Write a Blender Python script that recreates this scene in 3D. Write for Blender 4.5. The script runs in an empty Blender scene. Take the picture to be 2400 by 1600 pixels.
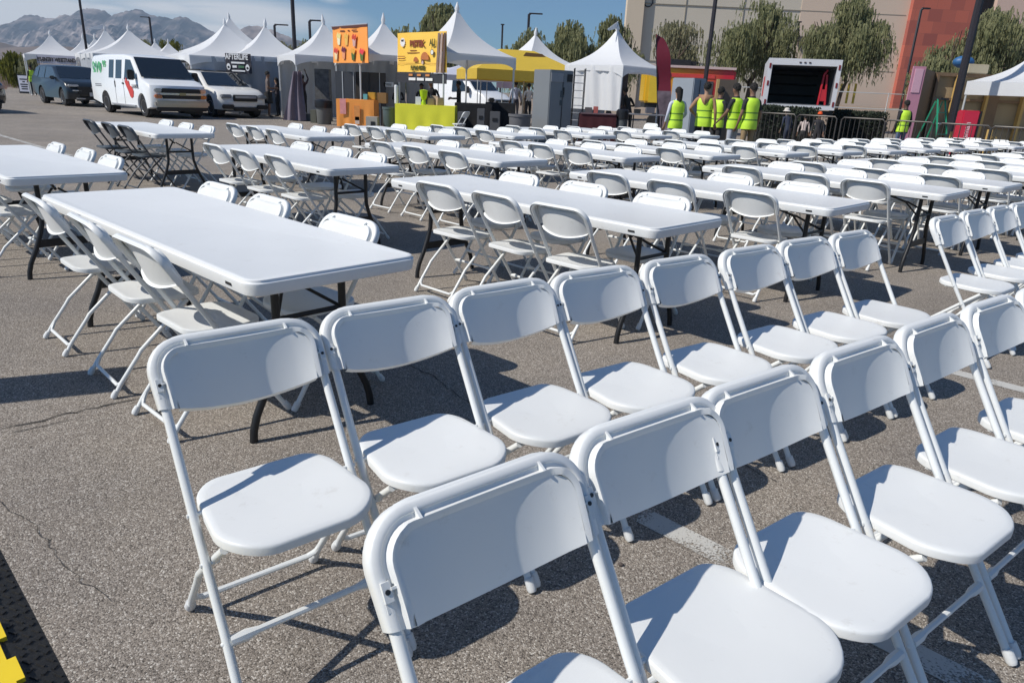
import bpy, bmesh, math, random
from mathutils import Vector, Matrix, noise
from math import sin, cos, pi, radians, sqrt, atan2, hypot
random.seed(7)
S = bpy.context.scene
COL = S.collection
# ---------------------------------------------------------------- camera model
F, PT, RO, H = 1665.0, .336, .047, 1.398
CP, SP = cos(PT), sin(PT); CR, SR = cos(RO), sin(RO)
def ray(px, py):
    X, Y = px-1200, py-800
    u = (X*CR+Y*SR)/F; v = (-X*SR+Y*CR)/F
    return Vector((u, CP-v*SP, -SP-v*CP))
def bp(px, py, z=0.0):                       # photo pixel -> point on the level plane z
    r = ray(px, py); t = (z-H)/r.z
    return Vector((r.x*t, r.y*t, z))
def P(px, py, y):                            # photo pixel -> point at distance y
    r = ray(px, py); t = y/r.y
    return Vector((r.x*t, y, H+r.z*t))
def G(px, y, z=0.0):                         # ground point at distance y seen in column px
    zz = z-H; d = y*CP-zz*SP; Y = -F*(y*SP+zz*CP)/d
    return Vector((((px-1200)+Y*SR)/CR*d/F, y, z))
def ppm(y): return F/(y*CP)                  # pixels per metre at distance y
YAW = -.805
LV = Vector((sin(YAW), cos(YAW), 0)); EV = Vector((LV.y, -LV.x, 0))
def EL(e, l, z=0.0): return EV*e+LV*l+Vector((0, 0, z))
# ---------------------------------------------------------------- materials
MATS = {}
def mat(name, col, rough=.5, metal=0.0, var=.08, scale=8.0, bump=0.0, bscale=60.0, spec=.5, trans=0.0, coat=0.0, alpha=1.0, tl=0.0, inst=False):
    if name in MATS: return MATS[name]
    m = bpy.data.materials.new(name); m.use_nodes = True
    nt = m.node_tree; b = nt.nodes['Principled BSDF']
    tc = nt.nodes.new('ShaderNodeTexCoord')
    n = nt.nodes.new('ShaderNodeTexNoise'); n.inputs['Scale'].default_value = scale; n.inputs['Detail'].default_value = 5
    nt.links.new(tc.outputs['Object'], n.inputs['Vector'])
    mx = nt.nodes.new('ShaderNodeMix'); mx.data_type = 'RGBA'
    if inst:                                  # each copy gets its own scuffs, tint and sheen
        oi = nt.nodes.new('ShaderNodeObjectInfo'); sc = nt.nodes.new('ShaderNodeMath'); sc.operation = 'MULTIPLY'; sc.inputs[1].default_value = 90
        nt.links.new(oi.outputs['Random'], sc.inputs[0]); av = nt.nodes.new('ShaderNodeVectorMath'); av.operation = 'ADD'
        nt.links.new(tc.outputs['Object'], av.inputs[0]); nt.links.new(sc.outputs[0], av.inputs[1]); nt.links.new(av.outputs[0], n.inputs['Vector'])
        n3 = nt.nodes.new('ShaderNodeTexNoise'); n3.inputs['Scale'].default_value = 17; n3.inputs['Detail'].default_value = 7; n3.inputs['Roughness'].default_value = .72; nt.links.new(av.outputs[0], n3.inputs['Vector'])
        r3 = nt.nodes.new('ShaderNodeMapRange'); r3.inputs[1].default_value = .60; r3.inputs[2].default_value = .74; r3.inputs[3].default_value = 0; r3.inputs[4].default_value = .30; nt.links.new(n3.outputs['Fac'], r3.inputs[0])
        hs = nt.nodes.new('ShaderNodeMapRange'); hs.inputs[3].default_value = .955; hs.inputs[4].default_value = 1.03; nt.links.new(oi.outputs['Random'], hs.inputs[0])
        vm = nt.nodes.new('ShaderNodeVectorMath'); vm.operation = 'SCALE'; nt.links.new(mx.outputs[2], vm.inputs[0]); nt.links.new(hs.outputs[0], vm.inputs['Scale'])
        dm = nt.nodes.new('ShaderNodeMix'); dm.data_type = 'RGBA'; nt.links.new(r3.outputs[0], dm.inputs[0]); nt.links.new(vm.outputs[0], dm.inputs[6]); dm.inputs[7].default_value = (.42, .38, .32, 1)
    mx.inputs[6].default_value = (*[max(0, c*(1-var)) for c in col], 1)
    mx.inputs[7].default_value = (*[min(1, c*(1+var)) for c in col], 1)
    nt.links.new(n.outputs['Fac'], mx.inputs[0]); nt.links.new(dm.outputs[2] if inst else mx.outputs[2], b.inputs['Base Color'])
    b.inputs['Roughness'].default_value = rough; b.inputs['Metallic'].default_value = metal
    b.inputs['Specular IOR Level'].default_value = spec
    b.inputs['Coat Weight'].default_value = coat
    if alpha < 1: b.inputs['Alpha'].default_value = alpha
    if bump:
        n2 = nt.nodes.new('ShaderNodeTexNoise'); n2.inputs['Scale'].default_value = bscale; n2.inputs['Detail'].default_value = 3
        nt.links.new(tc.outputs['Object'], n2.inputs['Vector'])
        bu = nt.nodes.new('ShaderNodeBump'); bu.inputs['Strength'].default_value = bump; bu.inputs['Distance'].default_value = .01
        nt.links.new(n2.outputs['Fac'], bu.inputs['Height']); nt.links.new(bu.outputs['Normal'], b.inputs['Normal'])
    if tl:                                    # thin cloth or leaf that lets some light through
        t = nt.nodes.new('ShaderNodeBsdfTranslucent'); nt.links.new(mx.outputs[2], t.inputs['Color'])
        ms = nt.nodes.new('ShaderNodeMixShader'); ms.inputs[0].default_value = tl
        nt.links.new(b.outputs[0], ms.inputs[1]); nt.links.new(t.outputs[0], ms.inputs[2])
        nt.links.new(ms.outputs[0], nt.nodes['Material Output'].inputs['Surface'])
    MATS[name] = m
    return m
WP = mat('white_plastic', (.755, .765, .75), .42, var=.03, scale=5, bump=.08, bscale=900, inst=True)
WM = mat('white_enamel', (.76, .775, .76), .33, var=.03, scale=20)
TP = mat('table_plastic', (.755, .765, .755), .38, var=.04, scale=3, bump=.08, bscale=500, inst=True)
GP = mat('grey_plastic', (.075, .09, .105), .45, var=.08, scale=8)
GM = mat('grey_enamel', (.06, .068, .078), .35, var=.05)
BM = mat('black_steel', (.012, .012, .013), .45, var=.3, scale=30)
RUB = mat('white_rubber', (.7, .71, .7), .6, var=.08, scale=40)
DKR = mat('dark_screw', (.02, .02, .02), .4)
# ---------------------------------------------------------------- object helpers
def tag(o, label=None, cat=None, group=None, kind=None):
    if label: o['label'] = label
    if cat: o['category'] = cat
    if group: o['group'] = group
    if kind: o['kind'] = kind
    return o
def empty(name, label, cat, loc=(0, 0, 0), rz=0.0, group=None):
    o = bpy.data.objects.new(name, None); COL.objects.link(o)
    o.empty_display_size = .1
    o.location = loc; o.rotation_euler = (0, 0, rz)
    return tag(o, label, cat, group)
class MB:
    def __init__(s): s.v = []; s.f = []; s.m = []
    def add(s, vs, fs, mi=0, M=None):
        o = len(s.v)
        s.v += [tuple(M @ Vector(v)) if M else tuple(v) for v in vs]
        for f in fs: s.f.append([i+o for i in f]); s.m.append(mi)
        return s
    def box(s, c, d, mi=0, R=None, taper=1.0, M=None):
        x, y, z = d[0]/2, d[1]/2, d[2]/2
        vs = [Vector((sx*x*(taper if sz > 0 else 1), sy*y*(taper if sz > 0 else 1), sz*z)) for sz in (-1, 1) for sy in (-1, 1) for sx in (-1, 1)]
        if R is not None: vs = [R @ v for v in vs]
        vs = [v+Vector(c) for v in vs]
        return s.add(vs, [(0, 2, 3, 1), (4, 5, 7, 6), (0, 1, 5, 4), (2, 6, 7, 3), (0, 4, 6, 2), (1, 3, 7, 5)], mi, M)
    def tube(s, pts, r, n=8, mi=0, cap=True, closed=False, M=None, flat=None):
        pts = [Vector(p) for p in pts]; k = len(pts)
        rs = r if isinstance(r, (list, tuple)) else [r]*k
        rings = []; up = None
        for i, p in enumerate(pts):
            a = pts[(i-1) % k] if (i > 0 or closed) else p
            b = pts[(i+1) % k] if (i < k-1 or closed) else p
            t = (b-a).normalized()
            if up is None:
                up = Vector((0, 0, 1)) if abs(t.z) < .9 else Vector((1, 0, 0))
            u = (up-t*up.dot(t)).normalized(); w = t.cross(u); up = u
            rr = rs[i]
            fx, fy = flat if flat else (1, 1)
            rings.append([p+u*(cos(2*pi*j/n)*rr*fx)+w*(sin(2*pi*j/n)*rr*fy) for j in range(n)])
        vs = [v for R_ in rings for v in R_]; fs = []
        for i in range(k if closed else k-1):
            for j in range(n):
                a = i*n+j; b = i*n+(j+1) % n; c = ((i+1) % k)*n+(j+1) % n; d = ((i+1) % k)*n+j
                fs.append((a, b, c, d))
        if cap and not closed:
            fs.append(tuple(reversed(range(n)))); fs.append(tuple((k-1)*n+j for j in range(n)))
        return s.add(vs, fs, mi, M)
    def lathe(s, prof, c=(0, 0, 0), n=12, mi=0, M=None):
        c = Vector(c)
        vs = [c+Vector((r*cos(2*pi*j/n), r*sin(2*pi*j/n), z)) for r, z in prof for j in range(n)]
        fs = [(i*n+j, i*n+(j+1) % n, (i+1)*n+(j+1) % n, (i+1)*n+j) for i in range(len(prof)-1) for j in range(n)]
        fs.append(tuple(reversed(range(n)))); fs.append(tuple((len(prof)-1)*n+j for j in range(n)))
        return s.add(vs, fs, mi, M)
    def prism(s, poly, t, M=None, mi=0):       # polygon in local xz, thickness t along y
        n = len(poly)
        vs = [(x, -t/2, z) for x, z in poly]+[(x, t/2, z) for x, z in poly]
        fs = [tuple(range(n)), tuple(reversed(range(n, 2*n)))]+[(i, n+i, n+(i+1) % n, (i+1) % n) for i in range(n)]
        return s.add(vs, fs, mi, M)
    def grid(s, fn, nu, nv, mi=0, M=None):
        vs = [fn(i/nu, j/nv) for j in range(nv+1) for i in range(nu+1)]
        fs = [(j*(nu+1)+i, j*(nu+1)+i+1, (j+1)*(nu+1)+i+1, (j+1)*(nu+1)+i) for j in range(nv) for i in range(nu)]
        return s.add(vs, fs, mi, M)
    def ball(s, c, r, n=12, mi=0, M=None):
        rx, ry, rz = r if isinstance(r, (tuple, list)) else (r, r, r)
        c = Vector(c); m = n//2+1; vs = []
        for i in range(m+1):
            a = -pi/2+pi*i/m
            for j in range(n): vs.append(c+Vector((rx*cos(a)*cos(2*pi*j/n), ry*cos(a)*sin(2*pi*j/n), rz*sin(a))))
        fs = [(i*n+j, i*n+(j+1) % n, (i+1)*n+(j+1) % n, (i+1)*n+j) for i in range(m) for j in range(n)]
        return s.add(vs, fs, mi, M)
    def build(s, name, mats, parent=None, smooth=40, recalc=True, bevel=0, label=None):
        me = bpy.data.meshes.new(name); me.from_pydata([tuple(v) for v in s.v], [], s.f)
        if not isinstance(mats, (list, tuple)): mats = [mats]
        for m in mats: me.materials.append(m)
        me.polygons.foreach_set('material_index', s.m)
        if recalc or bevel:
            bm = bmesh.new(); bm.from_mesh(me)
            bmesh.ops.remove_doubles(bm, verts=bm.verts, dist=1e-5)
            bmesh.ops.recalc_face_normals(bm, faces=bm.faces)
            if bevel:
                es = [e for e in bm.edges if len(e.link_faces) == 2 and e.calc_face_angle(0) > .6]
                bmesh.ops.bevel(bm, geom=es, offset=bevel, segments=2, affect='EDGES', clamp_overlap=True)
            bm.to_mesh(me); bm.free()
        if smooth:
            me.polygons.foreach_set('use_smooth', [True]*len(me.polygons))
            me.set_sharp_from_angle(angle=radians(smooth))
        o = bpy.data.objects.new(name, me); COL.objects.link(o)
        if parent: o.parent = parent
        if label: o['label'] = label
        return o
def kids(o): return [c for c in COL.objects if c.parent == o]
def dup(root, ch, loc, rz, label, group=None):
    r = root.copy(); COL.objects.link(r); r.location = loc; r.rotation_euler = (0, 0, rz); r['label'] = label
    if group: r['group'] = group
    for c, gs in ch:
        d = c.copy(); COL.objects.link(d); d.parent = r
        for g in gs:
            e = g.copy(); COL.objects.link(e); e.parent = d
    return r
def tree_of(o): return [(c, list(c.children)) for c in o.children]
def arc(cx, cz, r, a0, a1, n): return [(cx+r*cos(a0+(a1-a0)*i/n), cz+r*sin(a0+(a1-a0)*i/n)) for i in range(n+1)]
# ---------------------------------------------------------------- folding chair
def build_chair(label, plastic, enamel, hires=True):
    t = empty('folding_chair', label, 'folding chair')
    TY = lambda z: .245-.665*min(z, .435)-.60*max(0, z-.435)                   # tube line: y of the front frame at height z
    dirv = Vector((0, -.60, 1)).normalized()    # up along the tube
    nrm = Vector((0, 1, .60)).normalized()      # forward of the backrest
    # front frame: one inverted U, feet to top
    hw = .201
    pts = [Vector((-hw-.004, TY(.012), .012)), Vector((-hw, TY(.2), .2)), Vector((-hw, TY(.40), .40)), Vector((-hw, TY(.47), .47)), Vector((-hw, TY(.70), .70))]
    pts = pts[:-1]+[Vector((-hw, TY(.66), .66))-nrm*.002]; top = Vector((0, TY(.70), .70))-nrm*.005
    R_ = .075
    for a in range(1, 7):
        an = pi-a*pi/12
        pts.append(top+Vector((-(hw-R_)+R_*cos(an), 0, 0))+dirv*(.035+R_*sin(an)))
    right = [Vector((-p.x, p.y, p.z)) for p in reversed(pts)]
    MB().tube(pts+right, .0110, 10 if hires else 6).build('front_frame', enamel, t)
    # rear legs joined by a low U bar
    rw = .182
    a = []
    for sx in (-1, 1):
        a.append([Vector((sx*.178, .095, .41)), Vector((sx*.18, .015, .34)), Vector((sx*rw, -.135, .205)), Vector((sx*rw, -.155, .175)), Vector((sx*rw, -.235, .07)), Vector((sx*rw, -.268, .018))])
    m = MB()
    for q in a: m.tube(q, .0100, 10 if hires else 6)
    q = [Vector((-rw+.002, -.222, .088)), Vector((-rw+.008, -.235, .066)), Vector((-rw+.03, -.247, .05))]
    q += [Vector((-p.x, p.y, p.z)) for p in reversed(q)]
    m.tube(q, .0085, 8 if hires else 6)
    m.tube([Vector((-.178, .085, .402)), Vector((.178, .085, .402))], .008, 6)
    m.build('rear_frame', enamel, t)
    # flattened brace between the front legs
    yb, zb = TY(.185), .185
    m = MB()
    m.tube([(-hw+.008, yb, zb), (-hw+.045, yb, zb), (-hw+.075, yb, zb), (hw-.075, yb, zb), (hw-.045, yb, zb), (hw-.008, yb, zb)], [.013, .014, .0085, .0085, .014, .013], 8)
    m.build('brace', enamel, t)
    m = MB()
    for sx in (-1, 1):
        MB().tube([(sx*(hw+.010), yb, zb), (sx*(hw+.014), yb, zb)], [.006, .003], 8).build('rivet', enamel, t)
        MB().tube([(sx*(hw-.03), TY(.337), .337), (sx*(hw+.014), TY(.337), .337)], .0055, 8).build('rivet', enamel, t)
        MB().tube([(sx*(hw-.03), TY(.435), .435), (sx*(hw+.014), TY(.435), .435)], .0055, 8).build('rivet', enamel, t)
    for sx in (-1, 1):
        ax = Vector((0, .665, -1)).normalized()
        c = Vector((sx*(hw+.004), TY(.0), .004))
        MB().tube([c-ax*.045, c-ax*.012, c-ax*.002], [.0145, .0155, .012], 10).build('foot_cap', RUB if enamel is WM else enamel, t)
        c = Vector((sx*rw, -.281, .002)); ax = Vector((0, -.53, -.85)).normalized()
        MB().tube([c-ax*.04, c-ax*.014, c-ax*.001], [.0125, .0155, .0115], 10).build('foot_cap', RUB if enamel is WM else enamel, t)
    # backrest shell
    W, Hh, Rr = .220, .168, .082
    base = Vector((0, TY(.656), .656))
    def B(u, v, n): return base+Vector((u, 0, 0))+dirv*v+nrm*n
    nb, na, nt_ = 5, 8, 8
    def outline(d):                              # inset outline, left bottom -> top -> right bottom
        w, h, r = W-d, Hh-d, max(Rr-d, .02)
        p = [(-w+.004*(1-i/nb), i/nb*(h-r)) for i in range(nb)]
        p += [(-w+r+r*cos(pi-x*pi/2/na), h-r+r*sin(pi-x*pi/2/na)) for x in range(na+1)]
        p += [(-w+r+(2*(w-r))*i/nt_, h) for i in range(1, nt_)]
        p += [(w-r+r*cos(pi/2-x*pi/2/na), h-r+r*sin(pi/2-x*pi/2/na)) for x in range(na+1)]
        p += [(w-.004*(1-i/nb), i/nb*(h-r)) for i in reversed(range(nb))]
        return p
    def droop(u): return -.020*(1-(u/W)**2)
    def cave(u, v): return -(.052-.046*max(0, v)/Hh)*(1-(u/.19)**2) if abs(u) < .19 else 0.0
    def ne(v): return .018+.008*max(0, v)/Hh
    prof = [(.000, -.014, 0), (.000, .001, 0), (.0015, .007, 0), (.005, .0105, 0), (.012, .012, 0), (.0165, .0125, 0), (.0185, .0115, 0), (.0195, .0085, 0), (.0260, .0080, 0), (.0270, .0085, 0), (.0280, .0015, .8), (.0300, .003, 1), (.035, .0025, 1), (.042, .0, 1)]
    m = MB(); rings = []
    for d, n, q in prof:
        rings.append([B(u, v+(droop(u) if v < .001 else 0), n+q*(ne(v)+cave(u, v)*(1 if abs(u) < .15 or v < .001 else 0))) for u, v in outline(d)])
    N = len(rings[0]); vs = [p for r in rings for p in r]
    fs = [(j*N+i, j*N+i+1, (j+1)*N+i+1, (j+1)*N+i) for j in range(len(rings)-1) for i in range(N-1)]
    m.add(vs, fs)
    last = outline(.042); M_ = 14; rows = []
    for k in range(N//2+1):
        (ul, v), (ur, _) = last[k], last[N-1-k]
        row = []
        for j in range(M_+1):
            u = ul+(ur-ul)*j/M_
            vv = v+droop(u)*(1-min(1, v/.12))
            row.append(B(u, vv, ne(v)+cave(u, v)*min(1, max(0, (.180-abs(u))/.02)*1.0)))
        rows.append(row)
    front = [p for r in rows for p in r]; n_ = M_+1
    m.add(front, [(k*n_+j, k*n_+j+1, (k+1)*n_+j+1, (k+1)*n_+j) for k in range(len(rows)-1) for j in range(M_)])
    back = [p-nrm*.006 for p in front]
    m.add(back, [(k*n_+j, (k+1)*n_+j, (k+1)*n_+j+1, k*n_+j+1) for k in range(len(rows)-1) for j in range(M_)])
    # lip under the panel
    low = rows[0]; k = len(low)
    m.add([p for p in low]+[p-nrm*.020-dirv*.004 for p in low], [(i, i+1, k+i+1, k+i) for i in range(k-1)])
    # back of the rim: outer skirt and inner back lip
    r0 = rings[0]; r1 = [B(u, v+(droop(u) if v < .001 else 0), -.017) for u, v in outline(.002)]; r2 = [B(u, v+(droop(u) if v < .001 else 0), -.016) for u, v in outline(.007)]
    r3 = [B(u, v+(droop(u) if v < .001 else 0), .004) for u, v in outline(.008)]
    vs = r0+r1+r2+r3
    m.add(vs, [(j*N+i, (j+1)*N+i, (j+1)*N+i+1, j*N+i+1) for j in range(3) for i in range(N-1)])
    bk = m.build('backrest', plastic, t, smooth=50, recalc=True)
    # ribs in the top channel, clip with screw on each side
    for u in (-.125, .125):
        m = MB(); m.add([B(u-.0025, Hh-.012, .0125), B(u-.0025, Hh-.030, .024), B(u-.0025, Hh-.029, .005), B(u-.0025, Hh-.014, .005),
               B(u+.0025, Hh-.012, .0125), B(u+.0025, Hh-.030, .024), B(u+.0025, Hh-.029, .005), B(u+.0025, Hh-.014, .005)],
              [(0, 1, 2, 3), (7, 6, 5, 4), (0, 4, 5, 1), (1, 5, 6, 2), (2, 6, 7, 3), (3, 7, 4, 0)])
        m.build('rib', plastic, bk, smooth=0)
    for s in (-1, 1):
        m = MB(); c = B(s*(W-.015), .055, .011)
        Rm = Matrix((Vector((1, 0, 0)), nrm, -dirv)).transposed()
        m.box(c, (.014, .010, .030), 0, Rm); m.box(B(s*(W-.028), .058, .016), (.014, .005, .004), 0, Rm)
        m.box(B(s*(W-.015), .032, .009), (.012, .006, .014), 0, Rm)
        m.tube([c+nrm*.004, c+nrm*.0065], .0042, 8, mi=1)
        m.build('clip', [plastic, DKR], bk, smooth=30)
    # seat shell
    def seatpt(d, dz):
        w, yf, yr = .191-d, .170-d, -.150+d
        rf, rb = .105-d*.6, .07-d*.6
        p = []
        for x in range(9): an = pi*1.5-x*pi/2/8; p.append((-w+.012+rb+rb*cos(an), yr+rb+rb*sin(an)))
        for x in range(9): an = pi-x*pi/2/8; p.append((-w+rf+rf*cos(an), yf-rf+rf*sin(an)))
        for x in range(9): an = pi/2-x*pi/2/8; p.append((w-rf+rf*cos(an), yf-rf+rf*sin(an)))
        for x in range(9): an = -x*pi/2/8; p.append((w-.012-rb+rb*cos(an), yr+rb+rb*sin(an)))
        # bow front edge and rear edge a little
        q = []
        for x, y in p:
            y2 = y+(.014 if y > 0 else -.016)*(1-(x/w)**2)*(1 if abs(y) > .1 else 0)
            q.append((x, y2, dz))
        return q
    def zs(x, y):                                # dished seat with a rolled front and raised rear
        z = .445-.007*math.exp(-((x/.14)**2+((y+.01)/.13)**2))
        z += .012*max(0, (-y-.09)/.09)**2
        z -= .020*max(0, (y-.12)/.10)**2
        return z
    m = MB(); rings = []
    for d, dz in [(.004, -.027), (0, -.024), (0, -.007), (.0015, -.0025), (.005, -.0003)]:
        rings.append([(x, y, zs(x, y)+dz) for x, y, _ in seatpt(d, 0)])
    for d in (.02, .045, .08, .12, .155, .178):
        rings.append([(x, y, zs(x, y)) for x, y, _ in seatpt(d, 0)])
    N = 36; vs = [p for r in rings for p in r]
    m.add(vs, [(j*N+i, j*N+(i+1) % N, (j+1)*N+(i+1) % N, (j+1)*N+i) for j in range(len(rings)-1) for i in range(N)]+[tuple((len(rings)-1)*N+i for i in range(N))])
    under = [[(x, y, zs(x, y)-.027) for x, y, _ in seatpt(.006, 0)], [(x, y, zs(x, y)-.007) for x, y, _ in seatpt(.010, 0)]]
    m.add([(p[0], p[1], p[2]) for p in rings[0]]+under[0]+under[1], [(j*N+i, j*N+(i+1) % N, (j+1)*N+(i+1) % N, (j+1)*N+i) for j in range(2) for i in range(N)]+[tuple(reversed([2*N+i for i in range(N)]))])
    st = m.build('seat', plastic, t, smooth=45)
    m = MB()
    for sx in (-1, 1): m.box((sx*.163, -.02, .423), (.018, .17, .018), 0)
    m.build('bracket', enamel, st, smooth=0)
    return t
# ---------------------------------------------------------------- folding table
def build_table(label):
    t = empty('folding_table', label, 'folding table')
    w, l = .76, 2.44
    def ring(d, z, r=.065):
        p = []; r = max(.02, r-d)
        for cx, cy, a0 in ((w-d-r, l-d-r, 0), (d+r, l-d-r, pi/2), (d+r, d+r, pi), (w-d-r, d+r, 1.5*pi)):
            for k in range(7): a = a0+k*pi/12; p.append((cx+r*cos(a), cy+r*sin(a), z))
        return p
    N = 28; rings = [ring(.030, .690), ring(.012, .680), ring(.007, .683), ring(.000, .718), ring(.001, .727), ring(.006, .7285), ring(.008, .731), ring(.009, .7385), ring(.014, .741), ring(.024, .7412), ring(.030, .7398)]
    m = MB(); m.add([p for r in rings for p in r], [(j*N+i, j*N+(i+1) % N, (j+1)*N+(i+1) % N, (j+1)*N+i) for j in range(len(rings)-1) for i in range(N)]+[tuple((len(rings)-1)*N+i for i in range(N)), tuple(reversed(range(N)))])
    top = m.build('tabletop', TP, t, smooth=35)
    for y in (.16, l-.16):
        for x in (.0035, w-.0035): MB().box((x, y, .705), (.006, .045, .010)).build('hand_slot', DKR, top, smooth=0)
    for x in (.1, w-.1): MB().box((x, l/2, .676), (.025, 2.1, .02)).build('rail', BM, t, smooth=0)
    for y0, s in ((.25, 1), (l-.25, -1)):
        for sx in (-1, 1):
            m = MB(); c = w/2
            pts = [(c+sx*.155, y0, .695), (c+sx*.155, y0, .45), (c+sx*.160, y0, .38), (c+sx*.185, y0, .30), (c+sx*.225, y0, .20), (c+sx*.268, y0, .11), (c+sx*.285, y0, .05), (c+sx*.290, y0, .0)]
            m.tube(pts, .0165, 10).build('leg', BM, t)
        c = w/2
        MB().box((c, y0, .245), (.40, .012, .055)).build('cross_bar', BM, t, smooth=30); MB().tube([(c-.155, y0, .50), (c+.155, y0, .50)], .011, 8).build('cross_bar', BM, t, smooth=30)
        m = MB()
        for sx in (-1, 1): m.tube([(c+sx*.15, y0, .50), (c+sx*.02, y0+s*.17, .60)], .008, 6)
        m.tube([(c, y0+s*.16, .595), (c, y0+s*.52, .69)], .010, 6)
        m.build('strut', BM, t)
    return t
# ---------------------------------------------------------------- layout of tables and chairs
ORD = ['first', 'second', 'third', 'fourth', 'fifth', 'sixth', 'seventh', 'eighth', 'ninth', 'tenth', 'eleventh', 'twelfth', 'thirteenth', 'fourteenth']
ROWS = {
 'front': [(1.07, 2.30), (3.27, 2.11), (5.08, 1.88), (7.0, 1.67), (8.45, 1.53), (10.2, 1.35), (12.0, 1.15), (13.8, .97), (15.6, .8), (17.4, .62), (19.3, .45), (21.2, .3)],
 'middle': [(1.03, 5.58), (3.19, 5.25), (5.11, 5.21), (7.0, 5.05), (8.55, 4.8), (10.35, 4.62), (11.95, 4.42), (13.45, 4.2), (15.0, 4.08), (16.4, 3.95), (18.0, 3.77), (20.0, 3.62), (21.9, 3.45)],
 'back': [(3.31, 9.33), (4.94, 8.62), (6.85, 8.5), (8.5, 8.35), (10.3, 8.22), (11.84, 8.01), (13.37, 7.84)]}
EDGE = {0: 'leftmost', 1: 'second', 2: 'third', 3: 'fourth', 4: 'fifth', 5: 'sixth', 6: 'seventh', 7: 'eighth', 8: 'ninth', 9: 'tenth', 10: 'eleventh', 11: 'twelfth', 12: 'thirteenth'}
rnd = random.Random(3)
chair0 = build_chair('x', WP, WM); cch = tree_of(chair0)
gchair0 = build_chair('x', GP, GM); gch = tree_of(gchair0)
table0 = build_table('x'); tch = tree_of(table0)
used = {'w': False, 'g': False, 't': False}
def put(kind, loc, rz, label, group):
    r0, ch = {'w': (chair0, cch), 'g': (gchair0, gch), 't': (table0, tch)}[kind]
    if not used[kind]:
        used[kind] = True
        r0.location = loc; r0.rotation_euler = (0, 0, rz); r0['label'] = label; r0['group'] = group
        return r0
    return dup(r0, ch, loc, rz, label, group)
NEAR = {('front', 0): [(.90, .63), (.89, 1.22), (.86, 1.92)], ('front', 1): [(.90-.05, .59), (.87-.05, 1.14), (.85-.05, 1.72)]}
def row_name(r, i):
    n = len(ROWS[r])
    return '%s table from left in %s row' % (EDGE[i], r)
for rname, lst in ROWS.items():
    for i, (e0, l0) in enumerate(lst):
        yaw = YAW-.028+.0085*e0+rnd.uniform(-.006, .006)
        lo = Vector((sin(yaw), cos(yaw), 0)); en = Vector((lo.y, -lo.x, 0))
        o = EL(e0, l0)
        lab = 'white plastic folding table, %s in the %s row' % ('leftmost' if i == 0 else EDGE[i]+' from left', rname)
        put('t', o, -yaw, lab, 'white folding tables in three rows')
        for side in (0, 1):
            for k in range(3):
                a = (.60, 1.22, 1.88)[k]+rnd.uniform(-.05, .05)
                j = rnd.uniform(-.035, .035)
                if (rname, i) == ('front', 0): a = ((.64, 1.22, 1.93), (.61, 1.39, 1.99))[side][k]; j = 0
                if (rname, i) == ('front', 1): a = ((.60, 1.12, 1.70), (.53, 1.22, 1.89))[side][k]; j = 0
                if side == 0: c = o+lo*a+en*(.115+j); rz = -pi/2-yaw
                else: c = o+lo*a+en*(.76-.165+j+(.04 if e0 > 2 else 0)); rz = pi/2-yaw
                rz += rnd.uniform(-.05, .05)
                grey = rname == 'back' and i == 0 and side == 0
                ln = ('nearest', 'middle', 'farthest')[k]
                sd = ('left', 'right')[side]
                if grey: lb = '%s dark grey folding chair along left side of leftmost back row table' % ln
                else: lb = '%s chair on %s side of %s' % (ln, sd, row_name(rname, i))
                put('g' if grey else 'w', c, rz, lb, 'dark grey folding chairs' if grey else 'white folding chairs around the tables')
# ---- two tight rows of empty chairs in front, facing lower right, and a third one
R1 = [(.773, 1.48), (1.21, 1.445), (1.64, 1.40), (2.055, 1.345), (2.505, 1.275), (2.98, 1.205), (3.415, 1.15), (3.85, 1.085)]
R2 = [(.735, .525), (1.16, .49), (1.525, .44), (1.965, .375), (2.405, .315), (2.855, .25), (3.30, .18), (3.74, .12)]
R3 = [(5.04, .955), (5.55, .92), (6.0, .87), (6.44, .82), (6.9, .76), (7.35, .70), (7.8, .65)]
R4 = [(4.95, .0), (5.4, -.06)]
for rn, R_ in (('back', R1), ('front', R2)):
    for i, (e, l) in enumerate(R_):
        pass
        sl = (R_[min(i+1, len(R_)-1)][1]-R_[max(i-1, 0)][1])/(R_[min(i+1, len(R_)-1)][0]-R_[max(i-1, 0)][0])
        rz = atan2(EV.y, EV.x)+math.atan(min(sl, -.13 if i else -.10))+pi+rnd.uniform(-.015, .015)
        p = 'leftmost' if i == 0 else EDGE[i]+' from left'
        lb = 'white folding chair facing right, %s in the %s of two foreground chair rows' % (p, 'rear' if rn == 'back' else 'nearest')
        put('w', EL(e-.055-.0, l-.035), rz, lb, 'white folding chairs in tight foreground rows')
for i, (e, l) in enumerate(R3):
    rz = atan2(EV.y, EV.x)-.12+pi+rnd.uniform(-.02, .02)
    p = 'leftmost' if i == 0 else EDGE[i]+' from left'
    put('w', EL(e-.05, l-.035), rz, 'white folding chair, %s in the chair row cut by the right edge' % p, 'white folding chairs in the row at the right edge')
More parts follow.
